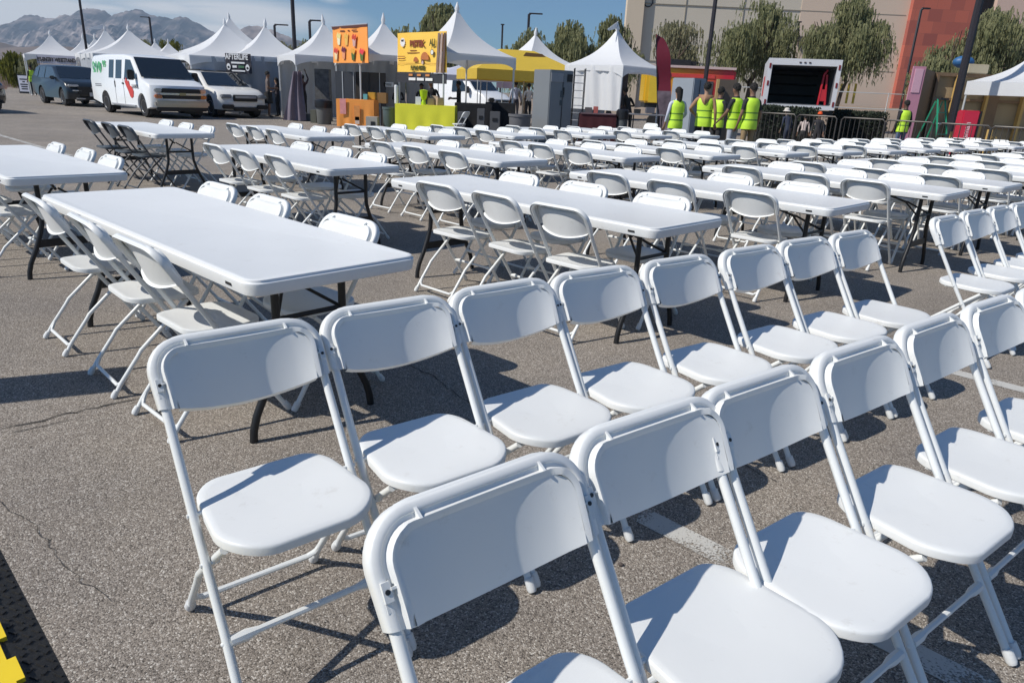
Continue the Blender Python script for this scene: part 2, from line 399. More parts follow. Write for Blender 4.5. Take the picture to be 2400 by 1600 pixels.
# ---------------------------------------------------------------- ground
def ground_mat():
    m = bpy.data.materials.new('asphalt'); m.use_nodes = True; nt = m.node_tree; b = nt.nodes['Principled BSDF']; L = nt.links.new
    tc = nt.nodes.new('ShaderNodeTexCoord'); ob = tc.outputs['Object']
    def noi(s, d=4, r=.6):
        n = nt.nodes.new('ShaderNodeTexNoise'); n.inputs['Scale'].default_value = s; n.inputs['Detail'].default_value = d; n.inputs['Roughness'].default_value = r; L(ob, n.inputs['Vector']); return n
    def ramp(src, a):
        r = nt.nodes.new('ShaderNodeValToRGB'); e = r.color_ramp.elements
        while len(e) < len(a): e.new(.5)
        for x, (p, c) in zip(e, a): x.position = p; x.color = (*c, 1)
        L(src, r.inputs[0]); return r
    v = nt.nodes.new('ShaderNodeTexVoronoi'); v.inputs['Scale'].default_value = 240; L(ob, v.inputs['Vector'])
    sep = nt.nodes.new('ShaderNodeSeparateColor'); L(v.outputs['Color'], sep.inputs[0])
    r1 = ramp(sep.outputs[0], [(0, (.065, .058, .050)), (.10, (.150, .130, .110)), (.45, (.250, .219, .186)), (.80, (.325, .288, .247)), (.93, (.47, .43, .38)), (1, (.60, .57, .51))])
    n1 = noi(320, 2); r2 = ramp(n1.outputs['Fac'], [(.3, (.62, .62, .62)), (.7, (1.28, 1.28, 1.28))])
    mu = nt.nodes.new('ShaderNodeMix'); mu.data_type = 'RGBA'; mu.blend_type = 'MULTIPLY'; mu.inputs[0].default_value = 1; L(r1.outputs[0], mu.inputs[6]); L(r2.outputs[0], mu.inputs[7])
    n2 = noi(1.3, 6); r3 = ramp(n2.outputs['Fac'], [(.3, (.86, .86, .88)), (.7, (1.12, 1.10, 1.07))])
    mu2 = nt.nodes.new('ShaderNodeMix'); mu2.data_type = 'RGBA'; mu2.blend_type = 'MULTIPLY'; mu2.inputs[0].default_value = 1; L(mu.outputs[2], mu2.inputs[6]); L(r3.outputs[0], mu2.inputs[7])
    n3 = noi(.35, 5); r4 = ramp(n3.outputs['Fac'], [(.35, (.9, .9, .9)), (.65, (1.08, 1.08, 1.08))])
    mu3 = nt.nodes.new('ShaderNodeMix'); mu3.data_type = 'RGBA'; mu3.blend_type = 'MULTIPLY'; mu3.inputs[0].default_value = 1; L(mu2.outputs[2], mu3.inputs[6]); L(r4.outputs[0], mu3.inputs[7])
    n5 = noi(9, 3); r5 = ramp(n5.outputs['Fac'], [(.25, (.8, .8, .8)), (.36, (1, 1, 1)), (.7, (1, 1, 1)), (.8, (1.1, 1.1, 1.1))])
    mu4 = nt.nodes.new('ShaderNodeMix'); mu4.data_type = 'RGBA'; mu4.blend_type = 'MULTIPLY'; mu4.inputs[0].default_value = 1; L(mu3.outputs[2], mu4.inputs[6]); L(r5.outputs[0], mu4.inputs[7])
    L(mu4.outputs[2], b.inputs['Base Color']); b.inputs['Roughness'].default_value = .85; b.inputs['Specular IOR Level'].default_value = .3
    bu = nt.nodes.new('ShaderNodeBump'); bu.inputs['Strength'].default_value = .5; bu.inputs['Distance'].default_value = .004
    L(v.outputs['Distance'], bu.inputs['Height']); bu.invert = True; L(bu.outputs['Normal'], b.inputs['Normal'])
    return m
ASPH = ground_mat()
SOIL = mat('desert_soil', (.26, .20, .15), .95, var=.25, scale=.4, bump=.3, bscale=3)
o = MB().add([(-4000, -200, -.02), (4000, -200, -.02), (4000, 4150, -.02), (-4000, 4150, -.02)], [(0, 1, 2, 3)]).build('ground', SOIL, smooth=0); tag(o, 'dry desert ground beyond the lot', 'ground', kind='structure')
o = MB().add([(-90, -12, 0), (90, -12, 0), (90, 70, 0), (-90, 70, 0)], [(0, 1, 2, 3)]).build('parking_lot', ASPH, smooth=0); tag(o, 'worn grey asphalt of the parking lot', 'parking lot', kind='structure')
# worn white stall lines
def line_mat():
    m = bpy.data.materials.new('worn_white_paint'); m.use_nodes = True; nt = m.node_tree; b = nt.nodes['Principled BSDF']
    tc = nt.nodes.new('ShaderNodeTexCoord'); n = nt.nodes.new('ShaderNodeTexNoise'); n.inputs['Scale'].default_value = 150; n.inputs['Detail'].default_value = 6
    n2 = nt.nodes.new('ShaderNodeTexNoise'); n2.inputs['Scale'].default_value = 6
    ad = nt.nodes.new('ShaderNodeMath'); ad.operation = 'ADD'
    for q in (n, n2): nt.links.new(tc.outputs['Object'], q.inputs['Vector'])
    nt.links.new(n.outputs['Fac'], ad.inputs[0]); nt.links.new(n2.outputs['Fac'], ad.inputs[1])
    r = nt.nodes.new('ShaderNodeValToRGB'); r.color_ramp.elements[0].position = .82; r.color_ramp.elements[1].position = 1.0; r.color_ramp.elements[1].color = (.72, .72, .72, 1)
    hf = nt.nodes.new('ShaderNodeMath'); hf.operation = 'MULTIPLY'; hf.inputs[1].default_value = .97
    nt.links.new(ad.outputs[0], hf.inputs[0]); nt.links.new(hf.outputs[0], r.inputs[0]); nt.links.new(r.outputs[0], b.inputs['Alpha'])
    b.inputs['Base Color'].default_value = (.66, .65, .61, 1); b.inputs['Roughness'].default_value = .8
    return m
LM = line_mat()
def stripe(e, l0, l1, w=.10, e1=None):
    e1 = e if e1 is None else e1
    m = MB().add([EL(e-w/2, l0, .004), EL(e+w/2, l0, .004), EL(e1+w/2, l1, .004), EL(e1-w/2, l1, .004)], [(0, 1, 2, 3)])
    o = m.build('painted_line', LM, smooth=0); tag(o, 'worn white parking stall line', 'painted line', kind='structure')
stripe(1.92, 1.28, -4); stripe(4.52, 1.05, -4); stripe(7.1, .9, -4); stripe(9.7, .7, -4)
# long faint lines farther back
q = bp(0, 318), bp(80, 345)
m = MB(); a, b = bp(-60, 300), bp(190, 372); n = (b-a).cross(Vector((0, 0, 1))).normalized()*.05
m.add([a-n, a+n, b+n, b-n], [(0, 1, 2, 3)]); m.v = [(x, y, .004) for x, y, z in m.v]
o = m.build('painted_line', LM, smooth=0); tag(o, 'faint white lot line', 'painted line', kind='structure')
# crack in the asphalt, a thin irregular groove filled with tar
TAR = mat('tar', (.028, .025, .022), .8, var=.3, scale=60)
def crack(pts, w, seed):
    r = random.Random(seed); pts = [Vector(p) for p in pts]; path = []
    for a, b in zip(pts, pts[1:]):
        n = max(2, int((b-a).length/.035))
        for i in range(n): path.append(a.lerp(b, i/n)+Vector((r.uniform(-.010, .010), r.uniform(-.010, .010), 0)))
    path.append(pts[-1]); m = MB(); vs = []
    for i, p in enumerate(path):
        t = (path[min(i+1, len(path)-1)]-path[max(i-1, 0)]).normalized(); s = Vector((-t.y, t.x, 0))*(w*r.uniform(.25, 1)/2)
        vs += [p-s, p+s]
    m.add([(v.x, v.y, .004) for v in vs], [(2*i, 2*i+1, 2*i+3, 2*i+2) for i in range(len(path)-1)])
    o = m.build('asphalt_crack', TAR, smooth=0); tag(o, 'thin dark crack in the asphalt', 'crack', kind='structure')
crack([bp(-60, 1030), bp(0, 1006), bp(100, 985), bp(180, 965), bp(290, 942), bp(420, 915)], .010, 1)
crack([bp(20, 1016), bp(110, 997), bp(200, 975)], .006, 2)
crack([bp(1500, 980), bp(1650, 1040), bp(1820, 1130)], .006, 7)
crack([bp(0, 1180), bp(90, 1235), bp(150, 1330), bp(260, 1410)], .003, 8)
crack([bp(880, 820), bp(1010, 880), bp(1090, 940), bp(1180, 1010)], .008, 3)
# ---------------------------------------------------------------- cable ramp, bottom left
CR_ = empty('cable_ramp', 'black rubber cable ramp with yellow lid at lower left', 'cable ramp', EL(.25, 1.0), atan2(LV.y, LV.x))
RB = mat('ramp_rubber', (.022, .022, .022), .6, var=.3, scale=20, bump=.2, bscale=80)
YL = mat('ramp_yellow', (.80, .58, .02), .5, var=.08, scale=9)
m = MB(); Lr = 2.2   # local x along the ramp (away from camera = +x), y to the left
m.add([(-Lr, 0, 0), (-Lr, .10, .045), (-Lr, .36, .045), (-Lr, .46, 0), (2.2, 0, 0), (2.2, .10, .045), (2.2, .36, .045), (2.2, .46, 0)], [(0, 1, 2, 3), (7, 6, 5, 4), (0, 4, 5, 1), (1, 5, 6, 2), (2, 6, 7, 3), (0, 3, 7, 4)])
m.build('body', RB, CR_, smooth=0)
m = MB(); poly = []
x = -Lr+.02; y = [.125, .10]; k = 0
top = []
while x < 2.08:
    yy = .098 if k % 2 else .080
    top += [(x, yy), (min(x+.09, 2.08), yy)]; x += .09; k += 1
poly = top+[(2.08, .35), (-Lr+.02, .35)]
n = len(poly); m.add([(x, y, .052) for x, y in poly]+[(x, y, .040) for x, y in poly], [tuple(range(n)), tuple(reversed(range(n, 2*n)))]+[(i, n+i, n+(i+1) % n, (i+1) % n) for i in range(n)])
m.build('lid', YL, CR_, smooth=0)
m = MB(); R_ = Matrix.Rotation(math.atan2(.045, .10), 3, 'X')
for i in range(int((Lr+2.2)/.034)):
    for j in range(3):
        yy = .015+.024*j; xx = -Lr+.02+i*.034+(j % 2)*.017
        m.box((xx, yy, yy*.45+.0015), (.020, .006, .004), 0, R_ @ Matrix.Rotation(.7 if (i+j) % 2 else -.7, 3, 'Z'))
m.build('tread', RB, CR_, smooth=0)
# tiny debris on the asphalt
def pebble(px, py, r, lab):
    m = MB(); m.ball((0, 0, r*.6), (r, r*.8, r*.6), 8); o = m.build('pebble', mat('pebble_stone', (.10, .08, .07), .9)); o.location = bp(px, py); tag(o, lab, 'pebble')
pebble(1454, 1325, .010, 'small dark pebble on the asphalt beside the worn white line')
# ---------------------------------------------------------------- world, sun, camera
w = bpy.data.worlds.new('World'); S.world = w; w.use_nodes = True; nt = w.node_tree
SUN_EL = 46; sd = Vector((-.915, -.41, 0)).normalized()*cos(radians(SUN_EL)); sd.z = sin(radians(SUN_EL))
sky = nt.nodes.new('ShaderNodeTexSky'); sky.sky_type = 'NISHITA'; sky.sun_disc = False
sky.sun_elevation = radians(SUN_EL); sky.sun_rotation = atan2(sd.x, sd.y); sky.air_density = 1.0; sky.dust_density = 0; sky.ozone_density = 4; sky.altitude = 0
bg = nt.nodes['Background']; bg.inputs[1].default_value = .066
# thin cirrus low over the mountains, by view direction
tc = nt.nodes.new('ShaderNodeTexCoord'); L = nt.links.new
mp = nt.nodes.new('ShaderNodeMapping'); mp.inputs['Scale'].default_value = (2.2, 2.2, 30); L(tc.outputs['Generated'], mp.inputs['Vector'])
n = nt.nodes.new('ShaderNodeTexNoise'); n.inputs['Scale'].default_value = 1.5; n.inputs['Detail'].default_value = 7; n.inputs['Roughness'].default_value = .52; n.inputs['Distortion'].default_value = .25; L(mp.outputs[0], n.inputs['Vector'])
def cloud(c, ax, rad, rz):
    # soft ellipse around direction c; ax horizontal radius, rz vertical radius
    sx = nt.nodes.new('ShaderNodeVectorMath'); sx.operation = 'SUBTRACT'; L(tc.outputs['Generated'], sx.inputs[0]); sx.inputs[1].default_value = c
    sc = nt.nodes.new('ShaderNodeVectorMath'); sc.operation = 'MULTIPLY'; L(sx.outputs[0], sc.inputs[0]); sc.inputs[1].default_value = (1/ax, 1/ax, 1/rz)
    ln = nt.nodes.new('ShaderNodeVectorMath'); ln.operation = 'LENGTH'; L(sc.outputs[0], ln.inputs[0])
    mr = nt.nodes.new('ShaderNodeMapRange'); mr.inputs[1].default_value = 1.15; mr.inputs[2].default_value = .2; mr.inputs[3].default_value = 0; mr.inputs[4].default_value = rad; L(ln.outputs['Value'], mr.inputs[0]); return mr.outputs[0]
def dirn(px, py):
    r = ray(px, py).normalized(); return (r.x, r.y, r.z)
mask = None
for px, py, ax, rz, st in ((85, 30, .11, .024, 1.7), (560, 34, .15, .024, 1.25), (400, 20, .09, .014, 1.1), (250, 22, .06, .009, 1.0), (700, 47, .09, .009, .8), (130, -8, .12, .012, .7), (780, 2, .02, .005, .8), (20, 66, .06, .03, 1.2), (480, 64, .13, .018, 1.0)):
    c = cloud(dirn(px, py), ax, st, rz)
    if mask is None: mask = c
    else:
        a = nt.nodes.new('ShaderNodeMath'); a.operation = 'MAXIMUM'; L(mask, a.inputs[0]); L(c, a.inputs[1]); mask = a.outputs[0]
r = nt.nodes.new('ShaderNodeMapRange'); r.inputs[1].default_value = .15; r.inputs[2].default_value = .50; L(n.outputs['Fac'], r.inputs[0])
mm = nt.nodes.new('ShaderNodeMath'); mm.operation = 'MULTIPLY'; mm.use_clamp = True; L(r.outputs[0], mm.inputs[0]); L(mask, mm.inputs[1])
tint = nt.nodes.new('ShaderNodeMix'); tint.data_type = 'RGBA'; tint.blend_type = 'MULTIPLY'; tint.inputs[0].default_value = 1; L(sky.outputs[0], tint.inputs[6]); tint.inputs[7].default_value = (.66, 1.02, 1.33, 1)
mx = nt.nodes.new('ShaderNodeMix'); mx.data_type = 'RGBA'; L(mm.outputs[0], mx.inputs[0]); L(tint.outputs[2], mx.inputs[6]); mx.inputs[7].default_value = (13.0, 13.3, 13.8, 1)
L(mx.outputs[2], bg.inputs[0])
sl = bpy.data.lights.new('sun', 'SUN'); sl.energy = 5.0; sl.angle = radians(.53); sl.color = (1, .95, .87)
so = bpy.data.objects.new('sun', sl); COL.objects.link(so); so.rotation_euler = (-sd).to_track_quat('-Z', 'Y').to_euler()
cd = bpy.data.cameras.new('camera'); cd.sensor_width = 36; cd.lens = F/2400*36; cd.clip_start = .05; cd.clip_end = 12000
co = bpy.data.objects.new('camera', cd); COL.objects.link(co)
r0, u0, f0 = Vector((1, 0, 0)), Vector((0, SP, CP)), Vector((0, CP, -SP))
rr = r0*CR+u0*SR; uu = -r0*SR+u0*CR
co.matrix_world = Matrix(((rr.x, uu.x, -f0.x, 0), (rr.y, uu.y, -f0.y, 0), (rr.z, uu.z, -f0.z, H), (0, 0, 0, 1)))
S.camera = co
S.view_settings.view_transform = 'Standard'; S.view_settings.look = 'None'; S.view_settings.exposure = 0.0; S.view_settings.gamma = 1
S.render.engine = 'CYCLES'
S.cycles.max_bounces = 6
# ================================================================ background
def flat_text(body, size, m, parent, M, name='lettering', depth=.002, bold=0.0, sx=1.0):
    cu = bpy.data.curves.new('t', 'FONT'); cu.body = body; cu.size = size; cu.extrude = depth; cu.offset = bold
    cu.align_x = 'CENTER'; cu.align_y = 'CENTER'
    tmp = bpy.data.objects.new('t', cu); COL.objects.link(tmp)
    dg = bpy.context.evaluated_depsgraph_get(); dg.update()
    me = bpy.data.meshes.new_from_object(tmp.evaluated_get(dg)); bpy.data.objects.remove(tmp)
    me.materials.clear(); me.materials.append(m)
    o = bpy.data.objects.new(name, me); COL.objects.link(o)
    if parent: o.parent = parent
    o.matrix_local = M @ Matrix.Diagonal((sx, 1, 1, 1)); return o
def face_M(c, right, up):                    # local x -> right, y -> up, z -> toward viewer
    r = Vector(right).normalized(); u = Vector(up).normalized(); n = r.cross(u)
    return Matrix(((r.x, u.x, n.x, c[0]), (r.y, u.y, n.y, c[1]), (r.z, u.z, n.z, c[2]), (0, 0, 0, 1)))
TENT = mat('tent_vinyl', (.84, .85, .86), .5, var=.03, scale=1.5, tl=.28)
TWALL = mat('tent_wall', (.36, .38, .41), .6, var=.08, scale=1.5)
TPOLE = mat('tent_pole', (.62, .63, .63), .35, metal=.2, var=.05)
DSTEEL = mat('dark_bronze_pole', (.022, .018, .022), .5, var=.2, scale=2)
# ---------------------------------------------------------------- peaked tents
def tent(label, ax, ay, sy, ey, y, size, yaw, walls=(), flag=0, valance=.28, name='peaked_tent', M_=TENT, group='white peaked canopy tents', spire=True, legs=(0, 1, 2, 3), arch=True, seed=0):
    r = random.Random(seed+int(ax))
    apex = P(ax, ay, y); za = apex.z; c = Vector((apex.x, y, 0))
    h = size/2; a0 = radians(yaw)
    ex = Vector((cos(a0), sin(a0), 0)); ey_ = Vector((-sin(a0), cos(a0), 0))
    cs = [c-ex*h-ey_*h, c+ex*h-ey_*h, c+ex*h+ey_*h, c-ex*h+ey_*h]
    near = min(cs, key=lambda p: p.y)
    # eave height from the pixel row at the nearest corner
    px = 1200+(near.x*F/(near.y*CP))   # rough column
    ze = P(px, ey, near.y).z
    t = empty(name, label, 'tent', c, a0, group)
    m = MB(); n = 8
    def prof(k): return ze+(za-ze)*(.50*k+.50*k**3.2)
    for s in range(4):
        R_ = Matrix.Rotation(s*pi/2, 4, 'Z')
        def fn(u, v):
            w = h*(1-v)+.05*v; q = (2*u-1)
            sag = -.05*size/3*sin(pi*v)*(1-q*q)
            zz = prof(v)+sag+.018*noise.noise(Vector((q*4+s*9+ax, v*6, 0)))*(1-v)
            return Vector((q*w, -w, zz))
        m.grid(fn, 8, 12, 0, R_)
    m.build('canopy', M_, t, smooth=60, recalc=False)
    m = MB()
    for s in range(4):
        R_ = Matrix.Rotation(s*pi/2, 4, 'Z')
        def fv(u, v):
            q = 2*u-1; d = valance*(1.45-.75*(1-q**4) if arch else 1)
            return Vector((q*(h+.01), -h-.01, ze+.01-d*v))
        m.grid(fv, 14, 2, 0, R_)
    m.build('valance', M_, t, smooth=60, recalc=False)
    for i, (sx, sy_) in enumerate(((-1, -1), (1, -1), (1, 1), (-1, 1))):
        if i in legs: MB().tube([(sx*(h-.04), sy_*(h-.04), 0), (sx*(h-.04), sy_*(h-.04), ze-.02)], .032, 8).build('pole', TPOLE, t)
    if spire:
        top = P(ax, sy, y).z; hh = max(.3, top-za)
        lean = r.uniform(-.1, .1)*hh
        MB().tube([(0, 0, za-.15), (0, 0, za+.02), (lean*.3, 0, za+hh*.30), (lean*.7, 0, za+hh*.65), (lean, 0, za+hh)], [.10, .06, .085, .05, .012], 10).build('finial', M_, t)
    if flag:
        MB().prism([(0, za+.35), (-.9*flag, za+.02), (-.75*flag, za-.02), (0, za+.10)], .01).build('pennant', M_, t)
    for s, lo in walls:
        m = MB(); R_ = Matrix.Rotation(s*pi/2, 4, 'Z')
        def fw(u, v):
            q = 2*u-1; z = lo+(ze-lo)*v
            return Vector((q*(h-.03), -h+.03+.05*sin(u*17+s)+.04*sin(u*41+v*3), z))
        m.grid(fw, 30, 6, 0, R_)
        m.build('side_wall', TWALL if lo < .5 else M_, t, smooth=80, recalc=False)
    return t, ze
T = {}
T['re'] = tent('peaked tent at far left with a grey text banner across its front', 117, 83, 70, 125, 46, 3.0, 35, seed=1)
tent('small distant peaked tent beside the tall thin lamp pole', 194, 92, 78, 127, 56, 3.0, 35, seed=2)
tent('distant peaked tent half hidden, left of the flagged tent', 222, 92, 78, 126, 54, 3.0, 35, seed=3)
tent('peaked tent with a grey pennant flying above the dark car', 246, 72, 62, 124, 44, 3.1, 35, walls=((0, .1),), flag=1, seed=4)
tent('peaked tent rising directly behind the white cargo van', 301, 72, 56, 124, 38, 4.0, 38, walls=((3, .1),), seed=5)
tent('tiny distant peaked tent, left of the pair behind the van', 363, 100, 90, 130, 66, 3.0, 35, seed=6)
tent('tiny distant peaked tent, right of the pair behind the van', 394, 102, 91, 131, 62, 3.2, 35, seed=7)
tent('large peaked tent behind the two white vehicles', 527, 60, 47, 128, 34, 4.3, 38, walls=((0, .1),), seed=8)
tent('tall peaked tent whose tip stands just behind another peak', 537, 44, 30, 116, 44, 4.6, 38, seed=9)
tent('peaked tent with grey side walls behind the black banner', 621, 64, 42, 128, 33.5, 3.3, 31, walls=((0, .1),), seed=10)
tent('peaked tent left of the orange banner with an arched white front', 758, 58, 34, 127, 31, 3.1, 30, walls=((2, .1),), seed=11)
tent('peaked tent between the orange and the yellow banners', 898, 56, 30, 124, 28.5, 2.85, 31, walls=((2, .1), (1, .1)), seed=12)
tent('largest peaked tent, right of the yellow banner', 1071, 28, 5, 121, 26.5, 2.95, 39, seed=13)
tent('peaked tent behind the yellow canopy', 1255, 84, 64, 153, 35, 3.6, 35, seed=14)
tent('peaked tent with a white side wall beside the maroon feather flag', 1447, 74, 54, 152, 28.5, 2.6, 48, walls=((3, .95), (2, .1)), flag=.7, seed=15)
tent('white tent cut by the right edge of the picture', 2440, 118, 95, 195, 27, 3.4, 50, seed=16, valance=.45, arch=False)
# yellow canopy
YC = mat('yellow_canvas', (.72, .50, .06), .6, var=.08, scale=2, tl=.15)
def popup():
    c = Vector((G(1212, 31).x, 31, 0)); t = empty('canopy', 'yellow pop-up canopy with a dark vent in its roof', 'canopy', c, radians(20))
    z0 = P(1250, 170, 31).z; z1 = P(1240, 120, 31).z; m = MB(); hx, hy = 2.25, 1.5
    R4 = [(-hx, -hy, z0), (hx, -hy, z0), (hx, hy, z0), (-hx, hy, z0)]
    T4 = [(-.9, -.25, z1), (.5, -.25, z1), (.5, .25, z1), (-.9, .25, z1)]
    B4 = [(x*1.003, y*1.003, z-.38) for x, y, z in R4]
    m.add(R4+T4+B4, [(0, 1, 5, 4), (1, 2, 6, 5), (2, 3, 7, 6), (3, 0, 4, 7), (4, 5, 6, 7), (8, 9, 1, 0), (9, 10, 2, 1), (10, 11, 3, 2), (11, 8, 0, 3)])
    m.build('roof', YC, t, smooth=0)
    MB().add([(-.1, -.62, z1-.22), (.95, -.62, z1-.26), (.75, -.50, z1-.10), (.05, -.50, z1-.08)], [(0, 1, 2, 3)]).build('vent', mat('vent_dark', (.10, .05, .01), .8), t, smooth=0)
    for sx in (-1, 1):
        for sy in (-1, 1): MB().tube([(sx*(hx-.05), sy*(hy-.05), 0), (sx*(hx-.05), sy*(hy-.05), z0)], .02, 6).build('pole', TPOLE, t)
popup()
c = G(1085, 34); t = empty('canopy', 'small white pop-up canopy with blue tinge under the largest peak', 'canopy', c, radians(20)); z0 = P(1085, 178, 34).z; z1 = P(1080, 150, 34).z
MB().add([(-1.5, -1.2, z0), (1.5, -1.2, z0), (1.5, 1.2, z0), (-1.5, 1.2, z0), (0, 0, z1), (-1.5, -1.2, z0-.2), (1.5, -1.2, z0-.2), (1.5, 1.2, z0-.2), (-1.5, 1.2, z0-.2)], [(0, 1, 4), (1, 2, 4), (2, 3, 4), (3, 0, 4), (5, 6, 1, 0), (6, 7, 2, 1), (7, 8, 3, 2), (8, 5, 0, 3)]).build('roof', mat('blue_white_canvas', (.62, .64, .74), .6, tl=.2), t, smooth=0)
for sx in (-1.45, 1.45):
    for sy in (-1.15, 1.15): MB().tube([(sx, sy, 0), (sx, sy, z0)], .02, 6).build('pole', TPOLE, t)
# ---------------------------------------------------------------- flat signs and banners facing the camera
def board(name, label, cat, x0, y0, x1, y1, y, m, yaw=0, t=.02, group=None, wave=0.0, kind='box', dz=None, y2=None):
    # rectangle whose picture corners are (x0,y0)-(x1,y1) at distance y
    y2 = y2 or y; ym = (y+y2)/2
    a, b = P(x0, (y0+y1)/2, y), P(x1, (y0+y1)/2, y2)
    if y2 != y: yaw = math.degrees(atan2(b.y-a.y, b.x-a.x)); a.z = b.z = 0
    top, bot = P((x0+x1)/2, y0, ym).z, P((x0+x1)/2, y1, ym).z
    if dz is not None: bot = dz
    w = (b-a).length if y2 != y else (b-a).length/cos(radians(yaw)); hgt = top-bot; c = (a+b)/2; c.z = bot
    e = empty(name, label, cat, c, radians(yaw), group)
    mm = MB()
    mm.grid(lambda u, v: Vector(((u-.5)*w, wave*sin(u*9+v*2)+wave*.6*sin(u*21), v*hgt)), 16, 8)
    mm.grid(lambda u, v: Vector(((u-.5)*w, t+wave*sin(u*9+v*2)+wave*.6*sin(u*21), v*hgt)), 16, 8)
    mm.build('panel', m, e, smooth=60, recalc=False)
    return e, w, hgt
def on(e, w, h, u, v, off=.012):            # matrix on a board face: u,v in 0..1 from lower left
    return face_M(((u-.5)*w, -off-.03, v*h), (1, 0, 0), (0, 0, 1))
def rect(e, w, h, u, v, du, dv, m, name, off=.03):
    cx, cz = (u-.5)*w, v*h
    return MB().box((cx, -off, cz), (du*w, .004, dv*h)).build(name, m, e, smooth=0)
INK = mat('black_print', (.02, .02, .025), .7); WINK = mat('white_print', (.75, .75, .75), .7)
e, w_, h_ = board('banner', 'grey banner with black capitals on the far left tent', 'banner', 88, 131, 176, 150, 44.3, mat('grey_banner', (.42, .42, .50), .7, var=.05), yaw=4, wave=.01)
flat_text('RE-ENTRY WRISTBAND', h_*.62, INK, e, on(e, w_, h_, .51, .48), bold=.016, sx=.74)
e, w_, h_ = board('banner', 'black banner with white AFTERLIFE lettering above the white car', 'banner', 527, 126, 590, 172, 31.0, mat('dark_banner', (.035, .033, .045), .7, var=.2), yaw=-8, wave=.01)
flat_text('AFTERLIFE', h_*.40, WINK, e, on(e, w_, h_, .47, .82), bold=.008, sx=.72)
for v, d in ((.53, .09), (.12, .07)): rect(e, w_, h_, .5, v, .52, d, WINK, 'text_strip')
rect(e, w_, h_, .36, .33, .16, .12, WINK, 'text_strip'); rect(e, w_, h_, .62, .33, .22, .12, mat('green_print', (.06, .16, .08), .7), 'text_strip')
for u, v in ((.13, .32), (.87, .30)):
    MB().lathe([(.0, 0), (.085, 0), (.085, .004), (.0, .004)], n=14, M=on(e, w_, h_, u, v) @ Matrix.Diagonal((1, 1.5, 1, 1))).build('round_motif', WINK, e, smooth=0)
    MB().lathe([(.0, 0), (.05, 0), (.05, .008), (.0, .008)], n=12, M=on(e, w_, h_, u, v-.03)).build('round_motif', INK, e, smooth=0)
# orange fruit banner
OR = mat('orange_vinyl', (.95, .36, .07), .5, var=.06, scale=2)
e, w_, h_ = board('banner', 'orange vertical banner with pictures of fruit cups hung above a stall', 'banner', 780, 64, 862, 148, 27.9, OR, y2=25.95, wave=.012)
MB().tube([(-.53*w_, 0, h_+.06), (.5*w_, 0, h_+.06)], .025, 8).build('top_rod', mat('silver', (.6, .6, .62), .3, metal=.5), e)
MB().box((0, .0, h_+.005), (w_*1.0, .03, .07)).build('header', mat('brown_header', (.10, .03, .02), .7), e, smooth=0)
cups = [(.22, .72, (.75, .65, .25), (.8, .75, .5)), (.44, .70, (.75, .42, .08), (.75, .45, .10)), (.66, .66, (.55, .06, .03), (.6, .35, .30)), (.12, .30, (.6, .06, .04), (.80, .62, .35)), (.35, .32, (.14, .02, .05), (.75, .30, .14)), (.62, .28, (.75, .35, .05), (.07, .13, .03)), (.86, .26, (.70, .05, .07), (.10, .16, .03))]
for u, v, c1, c2 in cups:
    g = MB().prism([(-.13, 0), (.13, 0), (.08, -.24), (-.08, -.24)], .006)
    o = g.build('cup_picture', mat('cup%02d' % int(u*100), c2, .6, var=.25, scale=12), e, smooth=0); o.location = ((u-.5)*w_, -.045, v*h_)
    g = MB()
    for k in range(5): g.ball((-.10+.05*k, 0, .05+.05*sin(k*1.7)), (.062, .004, .075), 8)
    o = g.build('fruit_picture', mat('fruit%02d' % int(u*100), c1, .6, var=.35, scale=20), e); o.location = ((u-.5)*w_, -.046, v*h_)
for k, (u, wd) in enumerate(((.32, .13), (.50, .05), (.66, .14))): rect(e, w_, h_, u, .90, wd, .035, mat('brown_print', (.16, .05, .02), .7), 'script_line')
# yellow food banner
YB = mat('yellow_vinyl', (.95, .60, .10), .5, var=.07, scale=1.5)
e, w_, h_ = board('banner', 'large yellow food banner with brown lettering hung across a stall front', 'banner', 931, 76, 1046, 170, 26.3, YB, y2=24.35, wave=.02)
BRN = mat('brown_ink', (.22, .05, .02), .7); GRN = mat('olive_ink', (.07, .07, .01), .7)
flat_text('BISTEK', h_*.22, BRN, e, on(e, w_, h_, .44, .71), bold=.015, sx=.98)
flat_text('ALI', h_*.22, GRN, e, on(e, w_, h_, .75, .73), bold=.012, sx=.8)
flat_text('FILIPINO BISTEK', h_*.15, GRN, e, on(e, w_, h_, .46, .10), bold=.010, sx=.62)
rect(e, w_, h_, .5, .225, 1.0, .008, BRN, 'fold_line')
MB().add([(r_*cos(a), r_*sin(a), 0) for i in range(24) for a, r_ in [(i*pi/12, .16 if i % 2 else .12)]], [tuple(range(24))]).build('starburst', WINK, e, smooth=0).matrix_local = on(e, w_, h_, .14, .76)
flat_text('BUY', .075, INK, e, on(e, w_, h_, .14, .80, .02), bold=.004)
for u, v, wd in ((.36, .55, .14), (.36, .49, .26), (.1, .40, .16), (.1, .34, .16)): rect(e, w_, h_, u, v, wd, .018, BRN, 'small_print')
for u, v, r_, c in ((.60, .33, .22, (.50, .17, .05)), (.42, .28, .13, (.42, .14, .04)), (.56, .26, .08, (.12, .05, .04)), (.56, .245, .055, (.55, .42, .38)), (.75, .50, .09, (.04, .04, .05)), (.75, .50, .07, (.75, .74, .68))):
    g = MB(); g.add([(r_*cos(i*pi/10), 0, max(-.02, r_*sin(i*pi/10)) if r_ > .1 or c[0] < .2 and r_ < .09 else r_*sin(i*pi/10)) for i in range(20)], [tuple(range(20))])
    o = g.build('food_picture', mat('food%02d%02d' % (int(u*100), int(r_*100)), c, .6, var=.3, scale=10), e, smooth=0); o.location = ((u-.5)*w_, -.045-(.25-r_)*.05, v*h_)
